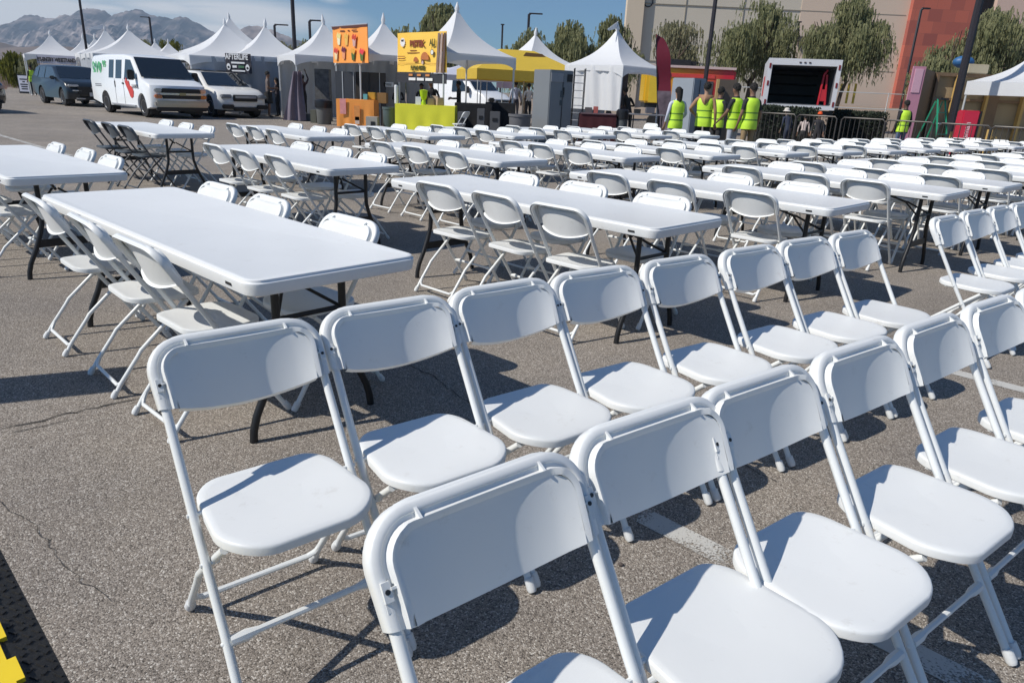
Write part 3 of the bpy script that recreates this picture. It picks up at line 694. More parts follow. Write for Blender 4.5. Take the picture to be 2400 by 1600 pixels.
for i in range(3):
    g = MB().prism([(0, 0), (.10, 0), (.02, -1.2), (-.10, -1.2)], .004); o = g.build('street_picture', mat('street%d' % i, ((.10, .06, .05), (.40, .30, .26), (.22, .15, .12))[i], .7, var=.4, scale=8), e, smooth=0); o.location = ((.97-.055*i-.5)*w_, -.042-.002*i, .96*h_)
e, w_, h_ = board('menu_board', 'black menu board with small pictures under the yellow banner', 'menu board', 930, 172, 1046, 195, 26.3, mat('menu_black', (.035, .035, .042), .5), y2=24.35)
for i in range(3):
    rect(e, w_, h_, .34+.17*i, .38, .14, .28, WINK, 'menu_text', .03); rect(e, w_, h_, .31+.17*i, .80, .08, .22, mat('menu_food', (.55, .22, .07), .6, var=.3), 'menu_picture', .03)
# A-frame sign
e, w_, h_ = board('sandwich_board', 'white notice sandwich board in a black frame standing on the lot', 'sign', 43, 175, 69, 209, 47, mat('black_frame', (.02, .02, .022), .5), yaw=10, dz=0.0)
rect(e, w_, h_, .5, .52, .84, .84, mat('white_sheet', (.72, .72, .80), .6), 'sheet')
for v, wd in ((.75, .6), (.62, .2), (.48, .6), (.36, .5), (.24, .5)): rect(e, w_, h_, .5, v, wd, .06, INK, 'text_line', .036)
m = MB(); m.tube([(-w_*.45, .5, 0), (-w_*.45, .03, h_)], .02, 6); m.tube([(w_*.45, .5, 0), (w_*.45, .03, h_)], .02, 6); m.build('rear_leg', INK, e)
# feather flag
y_ = 24.5
a = P(1536, 80, y_); b = P(1546, 310, y_); H_ = a.z; s = 1/ppm(y_)
e = empty('feather_flag', 'maroon feather flag with a printed lower half beside the white tent', 'feather flag', (b.x, y_, 0), radians(-8))
xs = P(1538, 82, y_).x-b.x; tl_ = lambda z: xs*z/H_
def ff(u, v): 
    z = .35+(H_-.35)*v; wd = .44
    if v > .72: wd *= sqrt(max(0, 1-((v-.72)/.28)**2))*1.0+.02
    if v < .12: wd *= .35+.65*v/.12
    return z, wd
m = MB(); m.grid(lambda u, v: Vector((u*ff(u, .44+.56*v)[1]+tl_(ff(u, .44+.56*v)[0]), .03*sin(v*8), ff(u, .44+.56*v)[0])), 4, 14); m.build('upper_cloth', mat('maroon_cloth', (.16, .008, .025), .6, var=.15, tl=.15), e, smooth=60, recalc=False)
m = MB(); m.grid(lambda u, v: Vector((u*ff(u, .44*v)[1]+tl_(ff(u, .44*v)[0]), .03*sin(v*5), ff(u, .44*v)[0])), 4, 14); m.build('lower_cloth', mat('printed_cloth', (.16, .12, .14), .6, var=.9, scale=5), e, smooth=60, recalc=False)
MB().tube([(0, 0, 0), (tl_(H_*.5), 0, H_*.5), (tl_(H_*.95), 0, H_*.95), (tl_(H_)+.08, 0, H_)], .018, 6).build('pole', BM, e)
# ---------------------------------------------------------------- lamp poles and street lamps
def pole(label, px, py, y, r, htop, name='lamp_pole', m=DSTEEL, group='tall dark lamp poles', base=True, zt=None):
    b = P(px, py, y); e = empty(name, label, 'lamp pole', (b.x, y, 0), 0, group)
    MB().tube([(0, 0, 0), (0, 0, htop)], [r, r*.72], 8).build('pole', m, e)
    if base: MB().lathe([(r*2.2, 0), (r*2.2, .12), (r*1.6, .16)], n=10).build('base_plate', m, e)
    MB().box((.45, 0, htop), (.9, .30, .10)).build('lamp_head', m, e, smooth=0)
    return e
pole('thin tall lamp pole at far left in front of the mountains', 199, 90, 49, .085, 14)
pole('thick lamp pole between the two peaked tents left of the orange banner', 688, 60, 33.5, .095, 12)
pole('leaning-looking lamp pole between the willowy trees and the feather flag', 1655, 175, 33, .10, 12)
pole('thickest lamp pole at right, standing before the wooden set wall', 2240, 240, 25.5, .135, 12)
def arm_lamp(label, px, ptop, y, d=1, r=.07, arm=.75):
    z = P(px, ptop, y).z; x = P(px, ptop, y).x
    e = empty('street_lamp', label, 'street lamp', (x, y, 0), 0, 'small street lamps with a side arm')
    MB().tube([(0, 0, 0), (0, 0, z-.1), (d*.12, 0, z)], r, 6).build('pole', DSTEEL, e)
    MB().box((d*arm*.6, 0, z), (arm, .22, .09)).build('lamp_head', DSTEEL, e, smooth=0)
arm_lamp('distant street lamp before the mountains, right of the cargo van tent', 350, 41, 95, -1, .13, 1.0)
arm_lamp('street lamp left of the thick dark lamp pole', 643, 58, 62, 1, .10, 1.0)
arm_lamp('street lamp close to the orange banner tent', 725, 48, 56, 1, .10, .95)
arm_lamp('street lamp above the trees right of the largest tent', 1240, 32, 60, 1, .10, .95)
arm_lamp('thin far lamp with a small head between the largest tent and the trees', 1178, 58, 75, 0, .09, .35)
arm_lamp('lamp standing out against the red block wall', 2160, 20, 52, 1, .09, .5)
arm_lamp('lamp behind the open truck in front of the tan wall', 1873, 52, 62, 0, .08, .35)
# ---------------------------------------------------------------- warehouse
def wall_mat(name, c1, c2, brick=False):
    m = bpy.data.materials.new(name); m.use_nodes = True; nt = m.node_tree; b = nt.nodes['Principled BSDF']; b.inputs['Roughness'].default_value = .9
    tc = nt.nodes.new('ShaderNodeTexCoord')
    if brick:
        mp = nt.nodes.new('ShaderNodeMapping'); mp.inputs['Rotation'].default_value = (-pi/2, 0, 0); nt.links.new(tc.outputs['Object'], mp.inputs[0])
        t = nt.nodes.new('ShaderNodeTexBrick'); t.inputs['Scale'].default_value = 1; t.inputs['Brick Width'].default_value = 1.25; t.inputs['Row Height'].default_value = 1.05; t.inputs['Mortar Size'].default_value = .012
        t.inputs['Color1'].default_value = (*c1, 1); t.inputs['Color2'].default_value = (*c2, 1); t.inputs['Mortar'].default_value = (.30, .10, .075, 1); t.inputs['Bias'].default_value = -.3
        nt.links.new(mp.outputs[0], t.inputs['Vector']); nt.links.new(t.outputs['Color'], b.inputs['Base Color'])
    else:
        n = nt.nodes.new('ShaderNodeTexNoise'); n.inputs['Scale'].default_value = .35; n.inputs['Detail'].default_value = 6; nt.links.new(tc.outputs['Object'], n.inputs['Vector'])
        x = nt.nodes.new('ShaderNodeMix'); x.data_type = 'RGBA'; x.inputs[6].default_value = (*c1, 1); x.inputs[7].default_value = (*c2, 1); nt.links.new(n.outputs['Fac'], x.inputs[0]); nt.links.new(x.outputs[2], b.inputs['Base Color'])
    return m
TAN = wall_mat('tan_stucco', (.56, .50, .41), (.61, .55, .45)); TAN2 = wall_mat('pale_tan_stucco', (.60, .50, .38), (.66, .55, .42)); PINK = wall_mat('pink_stucco', (.58, .42, .35), (.64, .47, .39)); PEACH = wall_mat('peach_stucco', (.62, .49, .38), (.67, .53, .42))
REDB = wall_mat('red_block', (.46, .125, .085), (.22, .065, .06), True)
BX = empty('warehouse', 'big windowless tan warehouse with a red block section', 'warehouse', (0, 0, 0), 0)
YW = 74
def slab(name, x0, x1, m, y=YW, z0=-.5, z1=19, t=.5, py=120):
    a, b = P(x0, py, y).x, P(x1, py, y).x
    return MB().box(((a+b)/2, y+t/2, (z0+z1)/2), (b-a, t, z1-z0)).build(name, m, BX, smooth=0)
slab('corner_pier', 1461, 1500, TAN2, YW-.5, t=1.2)
slab('wall_panel', 1500, 1862, TAN)
slab('wall_panel', 1862, 2118, PEACH, YW-.05)
slab('red_block_wall', 2118, 2262, REDB, YW-.6, t=1.2)
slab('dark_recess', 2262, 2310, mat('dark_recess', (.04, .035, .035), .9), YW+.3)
slab('wall_panel', 2310, 2560, PINK, YW-.4)
zj = P(1700, 17, YW).z
m = MB(); a, b = P(1500, 60, YW).x, P(2118, 60, YW).x
for z in (zj, zj-5.0): m.box(((a+b)/2, YW-.02, z), (b-a, .1, .06))
m.build('panel_joint', mat('joint_dark', (.30, .27, .22), .9), BX, smooth=0)
m = MB()
for px in (1600, 1735): m.box((P(px, 80, YW).x, YW-.02, 9), (.06, .1, 18))
m.build('panel_joint', MATS['joint_dark'], BX, smooth=0)
zb = P(1900, 94, YW).z; a, b = P(1862, 94, YW).x, P(1965, 94, YW).x
MB().box(((a+b)/2, YW-.3, zb), (b-a, .6, .45)).build('dark_ledge', mat('ledge_dark', (.06, .05, .05), .8), BX, smooth=0)
zb = P(2350, 86, YW).z; a, b = P(2290, 86, YW).x, P(2420, 86, YW).x
MB().box(((a+b)/2, YW-.9, zb), (b-a, .6, .40)).build('dark_ledge', MATS['ledge_dark'], BX, smooth=0)
# sides and roof of the warehouse
a, b = P(1461, 120, YW).x, P(2560, 120, YW).x
k_ = (YW+50)/YW; bs_ = [(a+.3, YW+.8), (b-.3, YW+.8), (b*k_, YW+50), (a*k_+2, YW+50)]; m = MB(); m.add([(x, y, z) for z in (-.5, 18.7) for x, y in bs_], [(0, 1, 2, 3), (7, 6, 5, 4), (0, 4, 5, 1), (1, 5, 6, 2), (2, 6, 7, 3), (3, 7, 4, 0)]); m.build('shell', TAN, BX, smooth=0)
cl = P(1520, 4, YW-.1); g = MB(); g.tube([(cl.x+.42*cos(i*pi/8), YW-.08, cl.z+.45*sin(i*pi/8)) for i in range(16)], .05, 5, closed=True); g.tube([(cl.x-.42, YW-.08, cl.z+1.6), (cl.x-.42, YW-.08, cl.z-.4)], .05, 5); g.build('sign_letter', DSTEEL, BX)
# raised desert verge with low wall behind the lot
def verge():
    def fn(u, v):
        x = -15+105*u; y = 52+20*v
        z = -.05+1.7*min(1, v*1.6)*max(0, min(1, (x-6)/12))+.25*noise.noise(Vector((x*.2, y*.3, 2)))*min(1, v*3)
        return Vector((x, y, max(z, -.1)))
    o = MB().grid(fn, 70, 16).build('desert_bank', SOIL, recalc=False); tag(o, 'sandy bank rising behind the lot', 'terrain', kind='structure')
verge()
# ---------------------------------------------------------------- mountains
def mountain_mat(name):
    m = bpy.data.materials.new(name); m.use_nodes = True; nt = m.node_tree; b = nt.nodes['Principled BSDF']; b.inputs['Roughness'].default_value = .95; b.inputs['Specular IOR Level'].default_value = .1
    tc = nt.nodes.new('ShaderNodeTexCoord'); mp = nt.nodes.new('ShaderNodeMapping'); mp.inputs['Scale'].default_value = (1, 1, 1.6); nt.links.new(tc.outputs['Object'], mp.inputs[0])
    n = nt.nodes.new('ShaderNodeTexNoise'); n.inputs['Scale'].default_value = .008; n.inputs['Detail'].default_value = 9; n.inputs['Roughness'].default_value = .62; nt.links.new(mp.outputs[0], n.inputs['Vector'])
    r = nt.nodes.new('ShaderNodeValToRGB'); e = r.color_ramp.elements; e.new(.5); e.new(.6)
    for x, (p, c) in zip(e, ((.38, (.055, .062, .075)), (.48, (.10, .095, .10)), (.56, (.25, .21, .20)), (.66, (.42, .36, .33)))): x.position = p; x.color = (*c, 1)
    nt.links.new(n.outputs['Fac'], r.inputs[0]); nt.links.new(r.outputs[0], b.inputs['Base Color']); return m
MTN = mountain_mat('mountain_rock')
def ridge(name, label, pts, y0, depth, basez, seed, ncol=150, nrow=36, amp=.16, m=None, kind=None):
    xs = [p[0] for p in pts]
    def sky(px):
        for (a, ya), (b_, yb) in zip(pts, pts[1:]):
            if a <= px <= b_: return ya+(yb-ya)*(px-a)/(b_-a)
        return pts[-1][1]
    y1 = y0+depth; vs = []
    for j in range(nrow+1):
        v = j/nrow
        for i in range(ncol+1):
            px = xs[0]+(xs[-1]-xs[0])*i/ncol
            top = P(px, sky(px), y1); hh = top.z
            yy = y0+depth*v
            x = top.x*(1-.0*(1-v))
            rn = noise.hetero_terrain(Vector((x*.0045+seed, yy*.0030, seed)), 1.0, 2.1, 6, .7)*.5
            rid = 1-abs(noise.noise(Vector((x*.008+seed*3, yy*.0022, 5)))*2)
            rf = noise.ridged_multi_fractal(Vector((x*.0042+seed, yy*.0030, seed)), .9, 2.15, 8, 1.0, 2.0)
            rg = noise.ridged_multi_fractal(Vector((x*.016+seed, yy*.008, seed+4)), .8, 2.1, 6, 1.0, 2.0)
            z = hh*(v**1.35)*(1-.30*(1-v))+hh*amp*2.1*(rf*.5-.55)*sin(pi*min(1, v*1.03))**.8+hh*.085*(rg-1)*sin(pi*min(1, v))
            edge = min(1, (1-v)*6)
            z = min(z, hh*(.99-.0*edge)) if v < 1 else hh*(1+.022*noise.fractal(Vector((px*.12, seed, 1)), .6, 2.2, 4))
            vs.append((x+40*noise.noise(Vector((x*.006, yy*.006, seed+9)))*(1-v), yy+60*rid*(1-v), max(z, basez)))
    for i in range(ncol+1):                  # back side so the ridge has real thickness
        px = xs[0]+(xs[-1]-xs[0])*i/ncol; t_ = P(px, sky(px), y1); vs.append((t_.x, y1+500, -5))
    W_ = ncol+1
    fs = [(j*W_+i, j*W_+i+1, (j+1)*W_+i+1, (j+1)*W_+i) for j in range(nrow+1) for i in range(ncol)]
    o = MB().add(vs, fs).build(name, m or MTN, smooth=12, recalc=False); tag(o, label, 'mountain', kind='structure')
sk = [(-260, 95), (-150, 80), (-60, 66), (0, 60), (20, 56), (40, 47), (52, 40), (56, 36), (82, 36), (95, 39), (110, 43), (130, 44), (138, 38), (146, 35), (168, 37), (178, 28), (192, 23), (205, 20), (225, 21), (240, 24), (252, 31), (262, 38), (268, 34), (280, 30), (300, 27), (312, 23), (322, 22), (335, 26), (350, 35), (365, 39), (385, 40), (398, 44), (408, 44), (418, 40), (430, 39), (440, 42), (448, 48), (462, 54), (476, 62), (490, 70), (505, 78), (540, 92), (600, 108)]
ridge('mountains', 'jagged grey-blue mountain range', sk, 2700, 900, 0, 3.1, ncol=230, nrow=46)
sk2 = [(500, 105), (545, 86), (566, 70), (578, 63), (592, 61), (606, 63), (620, 64), (640, 72), (655, 78), (672, 84), (690, 92), (720, 100), (760, 112), (800, 122)]
ridge('mountain', 'small brown hill behind the tents', sk2, 2100, 500, 0, 7.7, ncol=70, nrow=24)
sk3 = [(-300, 100), (-60, 105), (0, 99), (12, 103), (25, 110), (60, 111), (100, 108), (140, 108), (200, 116), (300, 124), (420, 128), (520, 140)]
ridge('foothills', 'low brown foothills below the mountains', sk3, 1100, 500, 0, 5.5, ncol=90, nrow=16, m=mat('foothill_soil', (.17, .12, .09), .95, var=.4, scale=.01))
# ---------------------------------------------------------------- haze
hz = bpy.data.materials.new('haze'); hz.use_nodes = True; nt = hz.node_tree; nt.nodes.remove(nt.nodes['Principled BSDF'])
pv = nt.nodes.new('ShaderNodeVolumePrincipled'); pv.inputs['Color'].default_value = (.62, .80, 1.0, 1); pv.inputs['Density'].default_value = .00017; pv.inputs['Anisotropy'].default_value = .2
nt.links.new(pv.outputs[0], nt.nodes['Material Output'].inputs['Volume'])
o = MB().box((0, 1975, 349), (8400, 4450, 702)).build('haze', hz, smooth=0); tag(o, 'thin blue haze in the air', 'haze', kind='stuff')
# ---------------------------------------------------------------- trees
BARK = mat('bark', (.085, .060, .042), .9, var=.4, scale=3, bump=.5, bscale=20)
def leaf_mat(name, c1, c2):
    m = bpy.data.materials.new(name); m.use_nodes = True; nt = m.node_tree; b = nt.nodes['Principled BSDF']; b.inputs['Roughness'].default_value = .7; b.inputs['Specular IOR Level'].default_value = .2
    tc = nt.nodes.new('ShaderNodeTexCoord'); n = nt.nodes.new('ShaderNodeTexNoise'); n.inputs['Scale'].default_value = 1.1; n.inputs['Detail'].default_value = 3; nt.links.new(tc.outputs['Object'], n.inputs['Vector'])
    r = nt.nodes.new('ShaderNodeValToRGB'); r.color_ramp.elements[0].position = .35; r.color_ramp.elements[1].position = .66
    r.color_ramp.elements[0].color = (*c1, 1); r.color_ramp.elements[1].color = (*c2, 1)
    nt.links.new(n.outputs['Fac'], r.inputs[0]); nt.links.new(r.outputs[0], b.inputs['Base Color'])
    t = nt.nodes.new('ShaderNodeBsdfTranslucent'); nt.links.new(r.outputs[0], t.inputs['Color']); ms = nt.nodes.new('ShaderNodeMixShader'); ms.inputs[0].default_value = .42
    nt.links.new(b.outputs[0], ms.inputs[1]); nt.links.new(t.outputs[0], ms.inputs[2]); nt.links.new(ms.outputs[0], nt.nodes['Material Output'].inputs['Surface']); return m
LF = leaf_mat('willowy_leaves', (.19, .205, .10), (.36, .355, .19)); LF2 = leaf_mat('olive_leaves', (.21, .205, .125), (.40, .375, .23)); LF3 = leaf_mat('yellow_green_leaves', (.12, .13, .02), (.22, .22, .04))
def tree(label, px, ytop, pxw, y, n=900, seed=0, m=LF, trunk=True, hbase=.30, name='willowy_tree', group='drooping green trees', dens=1.0, x_shift=0, strand=1.0, splits=5):
    r = random.Random(seed); s = 1/ppm(y)
    top = P(px, ytop, y); Hh = top.z; base = G(px, y)
    bx = P(px, (ytop+220)/2, y).x
    e = empty(name, label, 'tree', (bx+x_shift, y, 0), 0, group)
    R_ = pxw*s/2; cz0 = Hh*hbase
    tb = MB(); tips = []
    def limb(p, d, L_, rad, depth):
        q = p.copy(); pts = [q.copy()]; k = 5
        for i in range(k):
            d = (d+Vector((r.uniform(-.22, .22), r.uniform(-.22, .22), r.uniform(-.02, .18)))).normalized(); q = q+d*L_/k; pts.append(q.copy())
        tb.tube(pts, [rad*(1-.5*i/k) for i in range(k+1)], 6)
        if depth == 0: tips.append(q); return
        for _ in range(r.choice((2, 3))):
            a = r.uniform(0, 2*pi); nd = (d*.75+Vector((cos(a), sin(a), r.uniform(.05, .5)))*.75).normalized()
            limb(q, nd, L_*r.uniform(.6, .85), rad*.5, depth-1)
    for i in range(2 if Hh > 4 else 1):
        limb(Vector((r.uniform(-.2, .2), 0, 0)), Vector((r.uniform(-.25, .25), r.uniform(-.1, .1), 1)).normalized(), Hh*.36, .028*Hh/1.2, 2)
    tb.build('trunk', BARK, e)
    mb = MB(); vs = []; fs = []
    # clump centres through an uneven crown made of several overlapping lobes
    lobes = []
    for i in range(splits):
        a = 2*pi*i/splits+r.uniform(-.5, .5); q = r.uniform(.35, .62)
        lobes.append((Vector((cos(a)*R_*q, sin(a)*R_*q*.8, r.uniform(cz0+.32*(Hh-cz0), Hh*.80))), r.uniform(.42, .60)*R_))
    lobes.append((Vector((r.uniform(-.15, .15)*R_, 0, Hh*.84)), R_*.40)); lobes.append((Vector((0, 0, (Hh+cz0)*.5)), R_*.55))
    nc = int(n*dens*1.15)
    for i in range(nc):
        c, rad = r.choice(lobes)
        d = Vector((r.gauss(0, 1), r.gauss(0, 1), r.gauss(0, 1))).normalized()*rad*r.uniform(.25, 1.0)**.5
        p = c+Vector((d.x, d.y, d.z*.85)); p.z = min(p.z, Hh*.985); p.z = max(p.z, cz0*.9)
        if noise.noise(p*(2.2/R_)+Vector((seed, 0, 0))) < .02: continue
        for k in range(r.randint(3, 5)):      # a few strands hang from each clump
            o_ = p+Vector((r.uniform(-.35, .35), r.uniform(-.35, .35), r.uniform(-.2, .3)))
            sway = Vector((r.uniform(-.35, .35), r.uniform(-.35, .35), 0)); L_ = r.uniform(.5, 2.1)*strand; seg = r.randint(6, 10)
            for j in range(seg):
                t = j/seg; q = o_+sway*sin(t*1.5)*L_*.5+Vector((0, 0, .12*sin(t*3)-L_*t*t))
                a = r.uniform(0, 2*pi); wv = Vector((cos(a), sin(a), 0))*r.uniform(.012, .032)*(1+y/140); hv = Vector((r.uniform(-.05, .05), r.uniform(-.05, .05), -r.uniform(.14, .32)))
                b0 = len(vs); vs += [q-wv, q+wv, q+wv*.5+hv, q-wv*.5+hv]; fs.append((b0, b0+1, b0+2, b0+3))
    mb.add(vs, fs); mb.build('crown', m, e, smooth=0, recalc=False)
tree('dark tall tree rising between the two food banners', 1012, -22, 95, 44, 800, 11, x_shift=.6)
tree('lower tree left of the dark tall tree, behind the banners', 950, 44, 70, 44, 420, 12)
tree('bushy tree directly behind the yellow canopy tent peak', 1235, 62, 130, 52, 800, 13, LF)
tree('broad tree between the yellow canopy and the walled tent', 1330, 42, 150, 50, 1000, 14, LF)
tree('tree meeting the left corner of the tan warehouse', 1440, 22, 130, 52, 800, 15, LF)
tree('thin grey-green tree behind the maroon feather flag', 1592, 34, 140, 55, 620, 16, LF2, dens=.75)
tree('dense dark tree just right of the lamp pole by the warehouse', 1765, -12, 190, 50, 1300, 17, LF)
tree('tall tree standing behind the open truck', 1985, -30, 200, 48, 1400, 18, LF, hbase=.34)
tree('smaller olive tree in front of the red block wall', 2195, 105, 130, 44, 620, 19, LF, hbase=.3)
tree('large tree at right behind the thickest lamp pole', 2310, 0, 190, 46, 1000, 20, LF, hbase=.35)
tree('thin leaning tree cut by the right edge', 2420, 55, 120, 46, 420, 21, LF2)
tree('distant round tree between the tall lamp pole and the orange banner tent', 735, 78, 90, 78, 420, 22, LF, strand=1.2)
tree('distant yellowish tree left of the tall lamp pole', 672, 86, 90, 84, 420, 23, LF2, strand=1.2)
tree('distant dark tree left above the cargo van', 345, 84, 45, 100, 300, 24, LF, strand=1.6)
tree('distant olive tree above the gap between van and tents', 405, 88, 70, 95, 380, 25, LF3, strand=1.6)
tree('bright green bush behind the far left tent', 38, 126, 70, 60, 500, 26, LF3, hbase=.05, name='bush', strand=.7, group='')
tree('dark green bush between far left tent and low wall', 75, 128, 40, 58, 300, 27, LF, hbase=.05, name='bush', strand=.7, group='')
for o in list(COL.objects):
    if o.get('group') == '': del o['group']
# low block wall far left
m = MB(); a, b = G(-120, 62), G(230, 62)
m.box(((a.x+b.x)/2, 62, .75), (b.x-a.x, .25, 1.5)); o = m.build('low_wall', mat('mauve_block', (.20, .135, .125), .9, var=.35, scale=1.2), smooth=0); tag(o, 'low brownish block wall at the far left edge of the lot', 'wall')
# wire fence in front of the warehouse
e = empty('chain_link_fence', 'pale wire fence running in front of the warehouse', 'fence', (0, 0, 0)); a, b = G(1700, 46).x, G(2330, 46).x
m = MB()
for z in (1.15, 2.05): m.tube([(a, 46, z+.3), (b, 46, z+.3)], .025, 6)
m.build('rail', TPOLE, e)
k = 0; x = a
while x < b: MB().tube([(x, 46, 0), (x, 46, 2.4)], .03, 6).build('post', TPOLE, e); x += 3.2
for px in (1957, 1990):
    c = P(px, 243, 50); c.z = max(c.z, .0); m = MB(); 
    for d in (-.22, .22): m.tube([(d, 0, 0), (d, 0, 1.25)], .08, 8)
    o = m.build('bollard', mat('bollard_yellow', (.75, .55, .08), .5, var=.1)); o.location = c; tag(o, 'pair of yellow pipe bollards %s of the tree behind the truck' % ('left' if px < 1970 else 'right'), 'bollard')
# ---------------------------------------------------------------- vehicles
GLS = mat('car_glass', (.012, .016, .020), .06, var=.1, spec=.8, coat=.5); TYR = mat('tyre_rubber', (.014, .014, .015), .8, var=.2); RIM = mat('alloy_rim', (.45, .46, .47), .3, metal=.7); TRIM = mat('black_trim', (.012, .012, .013), .5)
CHR = mat('chrome', (.50, .51, .53), .25, metal=.5); LAMPM = mat('lamp_glass', (.35, .37, .40), .1, metal=.3, coat=1); AMB = mat('amber_glass', (.45, .12, .02), .2, coat=1); PLATE = mat('plate', (.5, .5, .5), .5)
def vehicle(name, label, cat, fc, hd, L_, W_, prof, wheels, R_, belt, roofw, paint, wins, screen, detail, clear=.30, rim=RIM):
    # local: +x forward, y left, origin below the front bumper centre; fc = front bumper centre on the ground
    e = empty(name, label, cat, fc, hd)
    zr = max(z for _, z in prof)
    def hw(z): return W_/2*(1-(1-roofw)*max(0, min(1, (z-belt)/(zr-belt))))-max(0, .5-z)*.10
    bot = []
    def arch(xc):
        return [(xc+(R_+.07)*cos(a), clear*.0+R_+(R_+.07)*sin(a)) for a in [(-.25+ (pi+.5)*i/10) for i in range(11)]]
    poly = list(prof)                         # from rear-bottom over roof to front-bottom
    for xc in wheels: poly += [(x, max(z, clear)) for x, z in arch(xc)]
    n = len(poly); m = MB(); cx = -L_/2; cz = zr*.5; vs = []
    ST = (-1, -.985, -.95, -.88, -.75, -.4, 0, .4, .75, .88, .95, .985, 1); IN = (.085, .050, .026, .012, .004, 0, 0, 0, .004, .012, .026, .050, .085)
    for s, i in zip(ST, IN):
        for x, z in poly:
            xx = x+(cx-x)*i*.30; zz = z+(cz-z)*i*(1.15 if z > belt+.1 else (.5 if z > belt-.1 else .12))
            if abs(s) > .4 and x > -.9: xx -= .62*(abs(s)-.4)**2*(1+x/.9)      # rounded nose
            vs.append((xx, s*hw(zz), zz))
    k = len(ST)
    fs = [(a*n+i, a*n+(i+1) % n, (a+1)*n+(i+1) % n, (a+1)*n+i) for a in range(k-1) for i in range(n)]+[tuple(range(n)), tuple(reversed(range((k-1)*n, k*n)))]
    m.add(vs, fs); m.build('body', paint, e, smooth=42)
    MB().box((-L_/2, 0, clear+.12), (L_*.86, W_*.80, .26)).build('underbody', TRIM, e, smooth=0)
    for xc in wheels:
        for s in (-1, 1):
            w = MB(); M = Matrix.Translation((xc, s*(W_/2-.14), R_)) @ Matrix.Rotation(pi/2, 4, 'X')
            w.lathe([(R_*.62, -.12), (R_*.93, -.12), (R_, -.08), (R_, .08), (R_*.93, .12), (R_*.62, .12)], n=20, M=M); tw = w.build('wheel', TYR, e)
            r_ = MB(); so = -s
            r_.lathe([(R_*.64, -.02), (R_*.64, .10), (R_*.60, .125), (R_*.52, .10), (R_*.12, .07), (R_*.10, .11), (.001, .115)], n=20, M=Matrix.Translation((xc, s*(W_/2-.14), R_)) @ Matrix.Rotation(-s*pi/2, 4, 'X'))
            o = r_.build('rim', rim, None); o.parent = tw
            g = MB()
            for q in range(5):
                a = q*2*pi/5+.3; g.box((xc+R_*.40*cos(a), s*(W_/2-.14+.108), R_+R_*.40*sin(a)), (R_*.17, .006, R_*.22), 0, Matrix.Rotation(-a, 3, 'Y'))
            o = g.build('rim_opening', TRIM, None, smooth=0); o.parent = tw
            MB().box((xc, s*(W_/2-.22), R_+.05), (R_*2.1, .28, R_*1.6)).build('wheel_well', TRIM, e, smooth=0)
    for wn in wins:
        for s in (-1, 1):
            vs = [(x, s*(hw(z)+.007), z) for x, z in wn]; vs += [(x, s*(hw(z)-.02), z) for x, z in wn]; q = len(wn)
            MB().add(vs, [tuple(range(q))]+[(i, (i+1) % q, q+(i+1) % q, q+i) for i in range(q)]).build('side_window', GLS, e, smooth=0)
    for nm, (x0, z0), (x1, z1), ins in screen:
        d = Vector((z1-z0, 0, x0-x1)); d = Vector((abs(d.x), 0, abs(d.z))).normalized()*.012
        if nm == 'rear_window': d.x = -d.x
        w0, w1 = hw(z0)-ins, hw(z1)-ins*1.1; m = MB(); 
        def sc(u, v): 
            w = w0+(w1-w0)*v; q = 2*u-1
            return Vector((x0+(x1-x0)*v-.015*q*q, q*w, z0+(z1-z0)*v))+d*2.2
        m.grid(sc, 8, 4); m.build(nm, GLS, e, smooth=60, recalc=False)
    for nm, mt, c, dm, *rest in detail:
        both = rest[0] if rest else False
        for s in ((-1, 1) if both else (1,)):
            MB().box((c[0], c[1]*s, c[2]), dm).build(nm, mt, e, smooth=30, bevel=min(dm)*.25)
    return e, hw
HD = atan2(-.66, .75)
VW = mat('van_white', (.84, .85, .85), .35, var=.02, coat=.5); SW = mat('pearl_white', (.80, .79, .75), .3, var=.02, coat=.6); DB = mat('dark_slate_paint', (.014, .020, .027), .3, var=.05, coat=.3); DK = mat('black_paint', (.010, .012, .014), .25, coat=.8)
f_ = Vector((cos(HD), sin(HD), 0)); l_ = Vector((-f_.y, f_.x, 0))    # l_ = vehicle's left
